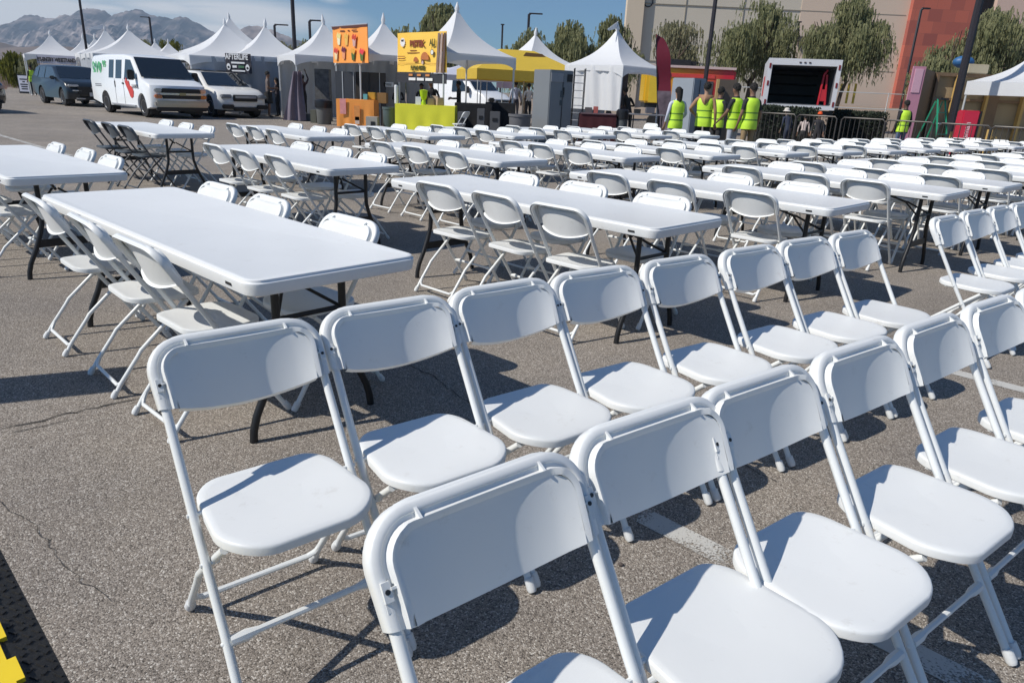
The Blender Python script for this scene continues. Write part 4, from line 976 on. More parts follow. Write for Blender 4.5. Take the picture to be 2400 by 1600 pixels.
# front bumper centre from the two front wheels: wheel is .95 behind the bumper
def front(px, y, W_, over):                 # px: image-left (vehicle right) front wheel contact
    g = G(px, y); return g+l_*(W_/2-.14)+f_*over
van_prof = [(-5.66, .45), (-5.68, 1.2), (-5.62, 1.9), (-5.45, 2.06), (-4.5, 2.11), (-2.6, 2.11), (-2.05, 2.06), (-1.75, 1.98), (-.98, 1.30), (-.55, 1.22), (-.12, 1.10), (-.06, .95), (-.02, .55), (-.10, .36)]
V, hw = vehicle('cargo_van', 'white cargo van with green decal, red graphic and chrome front bumper', 'van', front(349, 26.3, 2.0, .92), HD, 5.68, 2.0, van_prof, (-.92, -4.35), .37, 1.20, .86, VW,
    [[(-1.20, 1.28), (-1.86, 1.90), (-2.30, 1.92), (-2.36, 1.24)], [(-2.62, 1.26), (-2.62, 1.90), (-3.16, 1.90), (-3.16, 1.26)], [(-3.36, 1.27), (-3.36, 1.90), (-3.80, 1.90), (-3.80, 1.27)]],
    [('windshield', (-.98, 1.33), (-1.74, 1.99), .05)],
    [('grille', TRIM, (-.05, 0, .84), (.12, 1.36, .34)), ('grille_bar', CHR, (.03, 0, .83), (.04, 1.5, .07)), ('emblem', mat('gold_badge', (.35, .30, .16), .4, metal=.3), (.055, 0, .83), (.02, .22, .09)), ('headlight', LAMPM, (-.12, .78, .94), (.16, .26, .14), True), ('indicator', AMB, (-.12, .78, .74), (.17, .26, .13), True),
     ('front_bumper', mat('bumper_chrome', (.42, .40, .36), .3, metal=.5), (-.06, 0, .50), (.22, 1.90, .22)), ('bumper_skirt', TRIM, (-.08, 0, .33), (.16, 1.8, .16)), ('side_mirror', TRIM, (-1.35, 1.14, 1.40), (.14, .22, .34), True), ('running_board', mat('step_metal', (.5, .5, .52), .4, metal=.4), (-2.6, .98, .36), (2.2, .14, .06), True),
     ('door_handle', TRIM, (-2.50, 1.005, 1.10), (.16, .02, .05), True), ('door_handle', TRIM, (-3.25, 1.005, 1.06), (.05, .02, .22), True), ('door_seam', mat('seam', (.25, .25, .25), .6), (-2.48, 1.001, .80), (.012, .006, .90), True), ('door_seam', MATS['seam'], (-3.27, 1.001, .80), (.012, .006, .90), True)])
# decals on the side the camera sees (vehicle right, local -y)
def side_M(x, z, off=.012): return face_M((x, -(hw(z)+off), z), (1, 0, 0), (0, 0, 1))
GRP = mat('green_decal', (.10, .42, .18), .5); REDD = mat('red_decal', (.60, .06, .05), .5, var=.2); NAVY = mat('grey_decal', (.15, .15, .17), .5)
flat_text('$19', .72, GRP, V, side_M(-4.95, 1.52), bold=.03, name='decal_lettering', sx=.8); flat_text('95', .34, GRP, V, side_M(-4.25, 1.72), bold=.015, name='decal_lettering')
MB().prism([(-.42, .34), (-.30, .20), (-.22, .36), (-.10, .22), (.0, .26), (.05, .10), (.22, .05), (.34, -.10), (.28, -.28), (.12, -.34), (.0, -.28), (-.10, -.12), (-.20, .0), (-.30, .12)], .004, M=Matrix.Translation((-1.95, -(hw(.98)+.008), .95))).build('red_decal', REDD, V, smooth=0)
flat_text('U-HAUL', .17, NAVY, V, side_M(-1.42, 1.02), bold=.006, name='decal_lettering', sx=.9)
flat_text('U-HAUL', .15, WINK, V, face_M((-1.655, 0, 1.925), (0, 1, 0), (-.76, 0, .65)), bold=.006, name='decal_lettering')
for z in (1.02, .96): MB().box((-4.9, -(hw(z)+.006), z), (.62, .004, .025)).build('decal_line', NAVY, V, smooth=0)
MB().box((-1.12, -.30, 1.455), (.02, .40, .10), 0, Matrix.Rotation(-.9, 3, 'Y')).build('dashboard_paper', mat('paper', (.5, .42, .25), .7), V, smooth=0)
suv = lambda h: [(-4.85, .50), (-4.90, .85), (-4.82, 1.15), (-4.45, h-.12), (-4.1, h-.02), (-3.3, h), (-2.4, h-.03), (-2.05, h-.10), (-1.22, 1.13), (-.6, 1.05), (-.22, .93), (-.06, .72), (-.04, .45), (-.14, .30)]
sw = [[(-1.45, 1.14), (-2.12, h_-.14), (-2.9, h_-.10), (-2.95, 1.10)] for h_ in (1.70,)]+[[(-3.03, 1.10), (-3.0, 1.60), (-3.75, 1.58), (-3.85, 1.12)], [(-3.95, 1.14), (-3.85, 1.56), (-4.25, 1.50), (-4.45, 1.2)]]
vehicle('white_car', 'white SUV with its tailgate raised, parked right of the cargo van', 'car', front(503, 28.8, 1.95, .95), HD, 4.9, 1.95, suv(1.70), (-.95, -3.75), .38, 1.05, .80, SW, sw,
    [('windshield', (-1.25, 1.15), (-2.03, 1.62), .08)],
    [('grille', TRIM, (-.02, 0, .74), (.10, .98, .24)), ('grille_bar', CHR, (.04, 0, .78), (.03, .86, .09)), ('headlight', LAMPM, (-.14, .72, .80), (.22, .40, .13), True), ('fog_grille', TRIM, (-.05, .70, .42), (.12, .46, .16), True), ('lower_grille', TRIM, (-.02, 0, .34), (.10, 1.0, .14)), ('side_mirror', SW, (-1.62, 1.05, 1.16), (.14, .20, .15), True), ('roof_rail', TRIM, (-3.1, .66, 1.71), (1.9, .04, .04), True), ('sunroof', GLS, (-2.8, 0, 1.705), (.9, .9, .012)), ('tailgate', DK, (-4.95, 0, 2.02), (1.05, 1.45, .07)), ('tailgate_edge', SW, (-4.95, 0, 2.07), (.95, 1.4, .04))])
sv, hw2 = vehicle('dark_car', 'dark slate SUV parked left of the white cargo van', 'car', front(158, 32.3, 1.9, .92), HD, 4.7, 1.9, suv(1.68), (-.92, -3.65), .36, 1.03, .80, DB, sw,
    [('windshield', (-1.25, 1.13), (-2.03, 1.60), .08)],
    [('grille', TRIM, (-.02, 0, .66), (.10, 1.2, .34)), ('headlight', LAMPM, (-.14, .72, .86), (.22, .38, .09), True), ('bumper_wedge', CHR, (-.02, .62, .66), (.10, .34, .05), True), ('bumper_wedge', CHR, (.0, .52, .34), (.10, .34, .05), True), ('license_plate', PLATE, (.06, 0, .52), (.02, .36, .16)), ('side_mirror', DB, (-1.60, 1.03, 1.14), (.14, .20, .15), True), ('emblem', CHR, (.05, 0, .80), (.02, .16, .08)), ('lower_grille', TRIM, (-.02, 0, .34), (.10, 1.1, .12))])
vehicle('black_car', 'black car cut off by the left edge of the picture', 'car', G(-75, 23.3)+Vector((-.15, .9, 0)), HD+.25, 4.7, 1.9, suv(1.60), (-.92, -3.65), .37, 1.02, .80, DK, sw,
    [('windshield', (-1.25, 1.12), (-2.0, 1.50), .08)],
    [('headlight', LAMPM, (-.14, .72, .82), (.22, .38, .11), True), ('grille', TRIM, (-.02, 0, .62), (.10, 1.1, .3)), ('side_mirror', DK, (-1.6, 1.03, 1.12), (.14, .2, .15), True)])
tv_prof = [(-5.4, .5), (-5.45, 1.3), (-5.3, 2.45), (-4.5, 2.55), (-2.6, 2.5), (-2.1, 2.35), (-1.15, 1.42), (-.5, 1.28), (-.1, 1.05), (-.04, .55), (-.12, .35)]
vehicle('passenger_van', 'white van with black headlights parked behind the yellow canopy', 'van', G(1178, 39)+Vector((0, 0, 0)), HD+.05, 5.4, 2.05, tv_prof, (-.95, -4.3), .37, 1.25, .86, VW,
    [[(-1.55, 1.40), (-2.15, 2.0), (-2.75, 2.0), (-2.75, 1.32)]], [('windshield', (-1.20, 1.46), (-2.02, 2.25), .10)],
    [('grille', TRIM, (-.04, 0, .85), (.10, 1.0, .30)), ('grille_bar', CHR, (.02, 0, .9), (.03, .9, .04)), ('headlight', TRIM, (-.12, .80, 1.0), (.2, .34, .22), True), ('front_bumper', TRIM, (-.02, 0, .48), (.14, 1.9, .2)), ('side_mirror', TRIM, (-1.5, 1.15, 1.45), (.14, .22, .34), True)])
# open box truck seen from behind
def box_truck():
    y = 27.2; a, b = P(1800, 200, y), P(1957, 200, y); w = (b.x-a.x)*1.03; top = P(1880, 138, y).z; fl = P(1880, 256, y).z
    c = Vector(((a.x+b.x)/2, y, 0)); e = empty('box_truck', 'white moving truck with its rear door open, dark inside', 'truck', c, radians(-16))
    WT = mat('truck_white', (.62, .62, .64), .4, var=.06, scale=2); IN = mat('truck_lining', (.11, .115, .125), .7, var=.25, scale=1.5)
    L_ = 4.6; m = MB(); t = .14
    m.box((-w/2+t/2, L_/2, (top+fl)/2), (t, L_, top-fl)); m.box((w/2-t/2, L_/2, (top+fl)/2), (t, L_, top-fl)); m.box((0, L_/2, top-.11), (w-.004, L_-.004, .22)); m.box((0, L_/2, fl+.07), (w-2*t-.004, L_-.01, .14)); m.box((0, L_-.1, (top+fl)/2), (w-2*t-.004, .1, top-fl-.25))
    m.build('body', WT, e, smooth=0)
    m = MB(); m.box((-w/2+t+.012, L_/2, (top+fl)/2-.05), (.02, L_-.3, top-fl-.5)); m.box((w/2-t-.012, L_/2, (top+fl)/2-.05), (.02, L_-.3, top-fl-.5)); m.box((0, L_-.2, (top+fl)/2), (w-2*t-.06, .06, top-fl-.42)); m.box((0, L_/2, top-.235), (w-2*t-.06, L_-.3, .02)); m.box((0, L_/2, fl+.155), (w-2*t-.06, L_-.3, .02)); m.build('interior', IN, e, smooth=0)
    m = MB()
    for z in (.30, .55, .76): m.box((-.05, L_-.26, fl+(top-fl)*z), (w-2*t-.3, .05, .07))
    m.build('slat', mat('slat_dark', (.012, .012, .014), .8), e, smooth=0)
    m = MB()
    for k in range(3): m.box((-.16+.16*k, -.012, top-.12), (.07, .02, .04))
    m.build('marker_lights', mat('marker', (.08, .05, .05), .4), e, smooth=0)
    for s in (-1, 1):
        m = MB()
        for z in (.12, .5, .85): m.box((s*(w/2-.07), -.012, fl+(top-fl)*z), (.06, .02, .16))
        m.build('tail_light', mat('tail_red', (.20, .02, .02), .4), e, smooth=0)
    MB().box((-w/2-.01, 2.0, fl+(top-fl)*.45), (.01, 1.2, .7)).build('side_graphic', REDD, e, smooth=0)
    m = MB(); m.tube([(w*.28, .4, fl+.15), (w*.30, .4, fl+1.2), (w*.34, .45, fl+1.35)], .04, 6); m.tube([(w*.38, .4, fl+.15), (w*.34, .4, fl+1.2)], .04, 6); m.box((w*.33, .4, fl+.5), (.18, .04, .4)); m.build('hand_truck', mat('red_enamel', (.45, .02, .03), .4), None).location = (0, 0, 0)
    h = COL.objects[-1] if False else [o for o in COL.objects if o.name.startswith('hand_truck')][-1]; h.location = c; h.rotation_euler = (0, 0, radians(-16)); tag(h, 'red hand truck standing inside the open truck', 'hand truck')
    m = MB(); m.box((0, .3, fl-.10), (w*.98, .3, .14)); m.build('rear_bumper', TRIM, e, smooth=0)
    for s in (-1, 1):
        for yy in (1.0, 5.6):
            MB().lathe([(.2, -.14), (.40, -.14), (.42, -.1), (.42, .1), (.40, .14), (.2, .14)], n=16, M=Matrix.Translation((s*(w/2-.25), yy, .42)) @ Matrix.Rotation(pi/2, 4, 'Y')).build('wheel', TYR, e)
    m = MB(); m.box((0, L_+.9, 1.35), (w*.86, 1.7, 1.7)); m.build('cab', WT, e, smooth=0, bevel=.12)
    MB().box((0, L_/2+.6, fl-.25), (w*.5, L_+1.6, .2)).build('chassis', TRIM, e, smooth=0)
box_truck()
# food truck
def food_truck():
    y = 34; a, b = P(1512, 190, y), P(1722, 190, y); w = b.x-a.x; top = P(1620, 160, y).z; lo = P(1620, 246, y).z
    m = bpy.data.materials.new('food_truck_wrap'); m.use_nodes = True; nt = m.node_tree; bs = nt.nodes['Principled BSDF']; bs.inputs['Roughness'].default_value = .35
    tc = nt.nodes.new('ShaderNodeTexCoord'); sp = nt.nodes.new('ShaderNodeSeparateXYZ'); nt.links.new(tc.outputs['Generated'], sp.inputs[0])
    ad = nt.nodes.new('ShaderNodeMath'); ad.operation = 'MULTIPLY_ADD'; ad.inputs[1].default_value = -.22; nt.links.new(sp.outputs[2], ad.inputs[0]); nt.links.new(sp.outputs[0], ad.inputs[2])
    r = nt.nodes.new('ShaderNodeValToRGB'); el = r.color_ramp.elements; el.new(.18); el.new(.5)
    for x, (p, c) in zip(el, ((.0, (.75, .45, .02)), (.22, (.72, .28, .02)), (.45, (.70, .16, .03)), (.7, (.50, .015, .03)))): x.position = p; x.color = (*c, 1)
    nt.links.new(ad.outputs[0], r.inputs[0]); nt.links.new(r.outputs[0], bs.inputs['Base Color'])
    e = empty('food_truck', 'yellow to red food truck behind the vest crew', 'food truck', ((a.x+b.x)/2, y, 0), radians(-4))
    MB().box((0, 1.1, (top+lo)/2), (w, 2.2, top-lo)).build('body', m, e, smooth=0, bevel=.08)
    MB().box((0, .9, top+.04), (w*.98, 2.0, .10)).build('roof_rail', mat('pale_rail', (.6, .45, .42), .4), e, smooth=0)
    MB().box((w*.02, -.012, top-.32), (w*.5, .03, .16)).build('awning_strip', REDD, e, smooth=0)
    MB().lathe([(0, 0), (.20, 0), (.20, .01), (0, .01)], n=16, M=face_M((-w*.26, -.02, top-.35), (1, 0, 0), (0, 0, 1))).build('round_logo', INK, e, smooth=0)
    MB().box((w*.05, -.02, (top+lo)/2-.1), (w*.42, .03, .7)).build('service_window', GLS, e, smooth=0)
    MB().box((-w*.38, -.02, (top+lo)/2-.15), (w*.13, .03, 1.2)).build('side_door', mat('door_yellow', (.72, .50, .04), .4, var=.2, scale=2), e, smooth=0)
    MB().box((0, 1.1, lo-.08), (w*.95, 2.0, .25)).build('skirt', TRIM, e, smooth=0)
    for x in (-w*.33, w*.33):
        MB().lathe([(.2, -.14), (.40, -.14), (.40, .14), (.2, .14)], n=16, M=Matrix.Translation((x, .25, .42)) @ Matrix.Rotation(pi/2, 4, 'X')).build('wheel', TYR, e)
    m2 = MB(); m2.box((-w*.1, 1, top+.22), (.9, .7, .3)); m2.box((w*.02, 1.1, top+.2), (.5, .5, .25)); m2.build('roof_vent', TRIM, e, smooth=0)
food_truck()
# ================================================================ people
SK = {'a': (.22, .12, .075), 'b': (.34, .20, .13), 'c': (.12, .065, .04)}
def cloth(n, c, v=.12): return mat('cloth_'+n, c, .85, var=v, scale=14, bump=.25, bscale=25)
VST = mat('hi_vis_vest', (.56, .85, .05), .6, var=.07, scale=9, bump=.3, bscale=14); VSB = mat('vest_band', (.12, .26, .03), .5, var=.1)
def person(label, px, head_y, y, face=0.0, pose=None, skin='a', top=(.02, .02, .022), trou=(.03, .03, .035), shoe=(.05, .05, .05), hair=(.012, .010, .009), vest=False, long_hair=False, shorts=False, hat=None, hood=None, sleeves=True, z0=0.0, h=None, group='people among the stalls', bun=False):
    pose = pose or {}
    base = G(px, y); P0 = P(px, head_y, y); Hh = h or P0.z-z0; s = Hh/1.76
    e = empty('person', label, 'person', (base.x, y, z0), face, group)
    # skeleton, metres for a 1.76 m figure, facing +Y
    V_ = []; R_ = []; E_ = []; Z_ = []
    def v(p, r, zone, par=None, ry=None):
        V_.append(Vector(p)*s); R_.append((r*s, (ry or r)*s)); Z_.append(zone)
        if par is not None: E_.append((par, len(V_)-1))
        return len(V_)-1
    lean = pose.get('lean', 0.0)
    pel = v((0, 0, .95), .135, 'trou', None, .105)
    wai = v((0, .00+lean*.1, 1.10), .125, 'top', pel, .095)
    che = v((0, .01+lean*.35, 1.30), .150, 'top', wai, .105)
    nkb = v((0, .01+lean*.5, 1.46), .075, 'top', che, .065)
    nk = v((0, .02+lean*.55, 1.53), .052, 'skin', nkb)
    ht, hf = pose.get('head', (0, 0))
    hd = v((ht*.04, .03+lean*.6+hf*.03, 1.62), .078, 'skin', nk, .086)
    v((ht*.06, .035+lean*.6+hf*.04, 1.70), .070, 'skin', hd, .078)
    no = v((ht*.04+.0, .115+lean*.6+hf*.03, 1.615), .013, 'skin', hd)
    for sx in (-1, 1):
        v((sx*.080+ht*.04, .025+lean*.6, 1.62), .014, 'skin', hd)
        ar = pose.get('l' if sx < 0 else 'r', {})
        sh = Vector((sx*.175, .0+lean*.42, 1.41)); el = Vector(ar.get('el', (sx*.245, -.02+lean*.3, 1.13))); wr = Vector(ar.get('wr', (sx*.262, .06+lean*.2, .89)))
        a = v(sh, .062, 'top', che, .060); m1 = v(sh.lerp(el, .5), .047, 'top', a); b = v(el, .040, 'top' if sleeves else 'skin', m1); c = v(el.lerp(wr, .45), .036, 'skin' if not sleeves else 'top', b)
        w = v(wr, .025, 'skin', c); d = (wr-el).normalized(); side = d.cross(Vector((0, 1, .2))).normalized()
        p1 = v(wr+d*.045, .030, 'skin', w, .018)
        kn = v(wr+d*.085, .034, 'skin', p1, .016)
        for k in range(4):
            o_ = side*(k-1.5)*.019; L_ = (.062, .072, .068, .052)[k]; cu = Vector((0, 1, 0))*.016
            f1 = v(wr+d*.098+o_, .0095, 'skin', kn); v(wr+d*(.098+L_)+o_*1.15+cu, .0080, 'skin', f1)
        t1 = v(wr+d*.052-side*.034*sx+Vector((0, .018, 0)), .011, 'skin', p1); v(wr+d*.092-side*.045*sx+Vector((0, .030, 0)), .009, 'skin', t1)
        lg = pose.get('ll' if sx < 0 else 'rl', {})
        hp = Vector((sx*.088, 0, .89)); kn_ = Vector(lg.get('kn', (sx*.098, .015, .50))); an = Vector(lg.get('an', (sx*.105, -.01, .09)))
        z_ = 'skin' if shorts else 'trou'
        a = v(hp, .088, 'trou', pel, .092); b = v(hp.lerp(kn_, .5), .074, 'trou', a); b2 = v(hp.lerp(kn_, .85), .060, 'trou', b); c = v(kn_, .054, z_, b2); d_ = v(kn_.lerp(an, .35), .055, z_, c); f = v(an, .038, z_, d_)
        g = v(an+Vector((sx*.01, .05, -.045)), .042, 'shoe', f, .036); v(an+Vector((sx*.02, .155, -.055)), .036, 'shoe', g, .026)
    me = bpy.data.meshes.new('body'); me.from_pydata([tuple(p) for p in V_], E_, [])
    o = bpy.data.objects.new('body', me); COL.objects.link(o)
    sm = o.modifiers.new('s', 'SKIN'); sm.branch_smoothing = .4
    for i, sv_ in enumerate(me.skin_vertices[0].data): sv_.radius = R_[i]; sv_.use_root = (i == 0)
    o.modifiers.new('u', 'SUBSURF').levels = 1
    dg = bpy.context.evaluated_depsgraph_get(); dg.update()
    nm = bpy.data.meshes.new_from_object(o.evaluated_get(dg)); bpy.data.objects.remove(o)
    order = ['skin', 'top', 'trou', 'shoe']
    nm.materials.clear()
    key = lambda c: '%02d%02d%02d' % tuple(int(x*99) for x in c)
    for m_ in (mat('skin_'+skin, SK[skin], .55, var=.06), cloth(key(top), top), cloth(key(trou), trou), cloth(key(shoe), shoe)): nm.materials.append(m_)
    for f in nm.polygons:
        c = f.center; best = None; bd = 1e9
        for a, b in E_:
            A, B = V_[a], V_[b]; t = max(0, min(1, (c-A).dot(B-A)/max(1e-9, (B-A).length_squared))); d = (c-A-(B-A)*t).length-(R_[a][0]*(1-t)+R_[b][0]*t)*.6
            if d < bd: bd = d; best = Z_[a] if t < .5 else Z_[b]
        f.material_index = order.index(best); f.use_smooth = True
    bo = bpy.data.objects.new('body', nm); COL.objects.link(bo); bo.parent = e
    hc = Vector((ht*.05, .03+lean*.6+hf*.035, 1.665))*s
    HM = cloth('hair'+key(hair), hair)
    m = MB()
    def hp_(u, w_):
        q = .05+w_*(1.75-.40*sin(u*2*pi)); return hc+Vector((cos(u*2*pi)*.085*sin(q)*s, (-.012+sin(u*2*pi)*.098*sin(q))*s, .104*cos(q)*s))
    m.grid(hp_, 16, 8)
    if long_hair: m.grid(lambda u, w_: hc+Vector(((u-.5)*(.17-.05*w_)*s, (-.095-.035*sin(pi*w_)-.02*cos((u-.5)*3)+.06*abs(u-.5))*s, (.06-.44*w_)*s)), 8, 8)
    for i in range(26):
        a = i*2.4; q = i/26*1.4; m.ball(hc+Vector((cos(a)*.078*sin(q), -.012+sin(a)*.090*sin(q), .094*cos(q)))*s, .020*s, 6)
    m.build('hair', HM, e, smooth=60)
    m = MB()
    for sx in (-1, 1): m.ball(hc+Vector((sx*.030, .075, -.035))*s, .009*s, 6)
    m.build('eyes', INK, e); MB().ball(hc+Vector((0, .078, -.088))*s, (.024*s, .008*s, .007*s), 8).build('mouth', mat('lips', (.18, .06, .05), .5), e)
    if vest:
        m = MB(); nn = 20; prof = [(.80, .168, .128), (.90, .170, .132), (1.00, .162, .124), (1.08, .158, .120), (1.16, .160, .122), (1.24, .166, .124), (1.32, .172, .124), (1.40, .160, .108), (1.455, .105, .082)]
        def vp(u, w_):
            q = w_*(len(prof)-1); i = min(int(q), len(prof)-2); t = q-i; z = prof[i][0]*(1-t)+prof[i+1][0]*t; a_ = prof[i][1]*(1-t)+prof[i+1][1]*t; b_ = prof[i][2]*(1-t)+prof[i+1][2]*t
            k = lean*max(0, (z-.95)/.5)*.5; wr_ = 1+.03*sin(u*31)*(1-w_)
            return Vector((cos(u*2*pi)*a_*1.10*wr_*s, (sin(u*2*pi)*b_*1.12*wr_+k+.005)*s, z*s))
        m.grid(vp, 28, 22)
        for i in range(len(m.f)):
            z = sum(m.v[j][2] for j in m.f[i])/4/s
            if .965 < z < 1.015 or 1.12 < z < 1.17: m.m[i] = 1
        m.build('vest', [VST, VSB], e, smooth=60, recalc=True)
    if shorts: MB().lathe([(.165*s, .55*s), (.16*s, .75*s), (.15*s, .97*s)], n=14).build('shorts', cloth(key(trou), trou), e)
    if hat:
        c, kind = hat
        HMt = cloth('hat'+key(c), c)
        if kind == 'bucket': MB().lathe([(.175*s, -.02*s), (.115*s, .015*s), (.105*s, .09*s), (.06*s, .125*s), (.01, .13*s)], c=hc+Vector((0, -.005, .02))*s, n=16).build('hat', HMt, e)
        else: MB().lathe([(.105*s, .0), (.105*s, .05*s), (.07*s, .105*s), (.01, .12*s)], c=hc+Vector((0, -.005, .03))*s, n=16).box(hc+Vector((0, .13, .035))*s, (.14*s, .11*s, .012*s)).build('cap', HMt, e)
    if hood:
        m = MB(); c0 = Vector((0, -.10+lean*.5, 1.40))*s
        m.grid(lambda u, w_: c0+Vector(((u-.5)*.34*(1-.3*w_)*s, (-.02-.07*sin(pi*u)*sin(pi*w_))*s+.09*s*abs(u-.5)*2, (.09-.24*w_)*s)), 12, 8); m.build('hood', cloth(key(hood), hood), e, smooth=60, recalc=False)
    return e
UP = dict(l=dict(el=(-.26, .12, 1.55), wr=(-.16, .18, 1.82)), r=dict(el=(.26, .12, 1.58), wr=(.15, .18, 1.88)))
HOLD = dict(l=dict(el=(-.25, .02, 1.14), wr=(-.14, .24, 1.12)), r=dict(el=(.25, .02, 1.14), wr=(.12, .25, 1.14)))
HIP = dict(l=dict(el=(-.33, -.06, 1.16), wr=(-.17, .05, 1.02)))
CG = 'crew in yellow-green vests beside the chair rows'
person('woman with long black hair, hi-vis vest and white sleeves at left end of crew', 1573, 204, 17.8, .25, dict(r=dict(el=(.26, .02, 1.14), wr=(.20, .22, .98))), 'b', top=(.50, .52, .60), trou=(.33, .36, .42), vest=True, long_hair=True, group=CG)
person('crew member in tan hoodie over a hi-vis vest with dark striped trousers', 1636, 192, 18.0, -.35, dict(l=dict(el=(-.33, -.02, 1.17), wr=(-.24, .20, 1.05)), head=(0, -.2)), 'b', top=(.36, .20, .12), trou=(.02, .02, .025), vest=True, hood=(.34, .19, .11), group=CG)
person('shaded crew member in black top half hidden behind the tan hoodie', 1668, 203, 18.9, -1.0, HOLD, 'a', top=(.02, .02, .022), vest=True, group=CG)
person('man with white-grey trousers, black shirt and hi-vis vest facing left', 1706, 195, 17.6, .75, dict(l=dict(el=(-.24, .06, 1.15), wr=(-.22, .24, .98)), head=(-.5, .3)), 'a', trou=(.42, .44, .50), vest=True, sleeves=False, group=CG)
person('tall man in khaki trousers and hi-vis vest at right end of the crew', 1741, 194, 17.4, .35, None, 'a', trou=(.30, .21, .11), vest=True, sleeves=False, group=CG)
person('curly haired person in hi-vis vest and jeans behind the barricades', 2100, 234, 23.5, .2, None, 'c', trou=(.09, .13, .22), vest=True, group=CG)
person('helper in hi-vis vest beside the white notice board, nearer the board', 82, 153, 43.5, 1.2, dict(r=dict(el=(.24, .15, 1.2), wr=(.16, .3, 1.3))), 'a', vest=True, trou=(.02, .025, .03), shoe=(.6, .6, .6))
person('helper in hi-vis vest between the notice board and the dark car', 101, 160, 42.5, -.6, None, 'c', vest=True, trou=(.06, .07, .10), shoe=(.45, .35, .33))
person('young man in grey shirt and black shorts standing right of the white car', 632, 168, 30.4, -1.3, HOLD, 'a', top=(.15, .12, .11), trou=(.02, .02, .02), shorts=True, sleeves=False)
person('woman in dark clothes behind the young man in grey', 653, 183, 31.8, 1.5, HOLD, 'b', top=(.05, .04, .05), long_hair=True)
person('person in dark clothes on a box raising both arms to hang a cloth', 714, 176, 29.0, .3, UP, 'c', top=(.045, .025, .03), trou=(.015, .015, .018), z0=.28)
person('dark clothed person inside the stall left of the stack of cups', 934, 198, 28.4, .4, HOLD, 'c', top=(.012, .012, .012))
person('cook in black bending behind the lime green counter', 1018, 188, 27.6, 2.6, dict(lean=.35, **HOLD), 'a', top=(.018, .018, .03))
person('cook in black behind the green tub on the counter', 988, 196, 28.6, 2.9, HOLD, 'a', top=(.02, .02, .025), trou=(.02, .02, .02))
person('bald person in black seen from the side right of the yellow banner', 1074, 190, 27.6, 1.5, HOLD, 'c', top=(.012, .012, .013))
person('person in pale blue shirt far behind the yellow canopy', 1206, 190, 36.5, .2, None, 'c', top=(.40, .43, .55), trou=(.05, .05, .07))
person('person in white shirt far behind, left of the grey cabinets', 1236, 196, 36.0, .5, HOLD, 'b', top=(.60, .60, .62))
person('dark figure leaning inside the white tent beside the feather flag', 1468, 206, 27.4, .5, dict(lean=.5, **HOLD), 'c', top=(.010, .010, .010), trou=(.01, .01, .01))
person('person in white bucket hat behind the left end of the barricades', 1838, 249, 24.4, .3, dict(lean=.4), 'b', top=(.03, .04, .07), trou=(.03, .04, .07), hat=((.62, .58, .52), 'bucket'), z0=0, h=1.30)
person('person in pale patterned jacket bending behind the barricades', 1874, 262, 24.0, -.4, dict(lean=.5), 'a', top=(.48, .40, .37), trou=(.02, .02, .02), h=1.15)
person('person with orange cap behind the barricades in front of the truck', 1906, 258, 23.6, 2.8, None, 'a', top=(.03, .03, .035), hat=((.75, .10, .02), 'cap'), h=1.24)
# ================================================================ stall things
def pbox(name, label, cat, x0, y0, x1, y1, y, dep, m, yaw=0, ground=False, group=None, bevel=.01, parts=None):
    a, b = P(x0, (y0+y1)/2, y), P(x1, (y0+y1)/2, y); top = P((x0+x1)/2, y0, y).z; bot = 0 if ground else P((x0+x1)/2, y1, y).z
    w = (b.x-a.x)*.98; e = empty(name, label, cat, ((a.x+b.x)/2, y+dep/2, bot), radians(yaw), group)
    MB().box((0, 0, (top-bot)/2), (w, dep, top-bot)).build('body' if name != 'cabinet' else 'case', m, e, smooth=0, bevel=bevel)
    for q in parts or []:
        nm, mt, cx, cz, dw, dh = q[:6]; MB().box((cx*w, -dep/2-.006, cz*(top-bot)), (dw*w, .02, dh*(top-bot))).build(nm, mt, e, smooth=0)
    return e, w, dep, top-bot
def ptable(label, px0, px1, ytop, y, dep, m, clothm=None, yaw=0, skirt=.0, cat='table'):
    a, b = P(px0, ytop, y), P(px1, ytop, y); z = P((px0+px1)/2, ytop, y).z; w = b.x-a.x
    e = empty('stall_table', label, cat, ((a.x+b.x)/2, y+dep/2, 0), radians(yaw))
    MB().box((0, 0, z-.02), (w, dep, .04)).build('tabletop', m, e, smooth=0, bevel=.008)
    for sx in (-1, 1):
        for sy in (-1, 1): MB().tube([(sx*(w/2-.08), sy*(dep/2-.08), 0), (sx*(w/2-.08), sy*(dep/2-.08), z-.04)], .018, 6).build('leg', BM, e)
    return e, w, z
def drape(label, e, w, z, dep, m, low, name='tablecloth', wavy=.03, cut=None):
    o = MB()
    def fr(u, v):
        d = low(u) if callable(low) else low
        return Vector(((u-.5)*(w+.06), -dep/2-.02-wavy*(v)*(.5+.5*sin(u*23))*.8, z+.004-(z-d)*v))
    o.grid(fr, 40, 10); o.grid(lambda u, v: Vector(((u-.5)*(w+.06), -dep/2-.02+(dep+.04)*v, z+.005)), 8, 4)
    for s in (-1, 1): o.grid(lambda u, v: Vector((s*(w/2+.03+.02*v*sin(u*15)), -dep/2-.02+(dep+.04)*u, z+.004-(z-(low(.5+s*.5) if callable(low) else low))*v)), 12, 6)
    q = o.build(name, m, None, smooth=60, recalc=False); q.location = e.location; q.rotation_euler = e.rotation_euler; tag(q, label, 'tablecloth'); return q
LIME = mat('lime_cloth', (.82, .80, .05), .8, var=.10, scale=3, bump=.4, bscale=6); BLKC = mat('black_cloth', (.012, .012, .014), .85, var=.2)
e, w_, z_ = ptable('stall counter covered by the lime green cloth', 928, 1064, 247, 23.6, .8, BLKC)
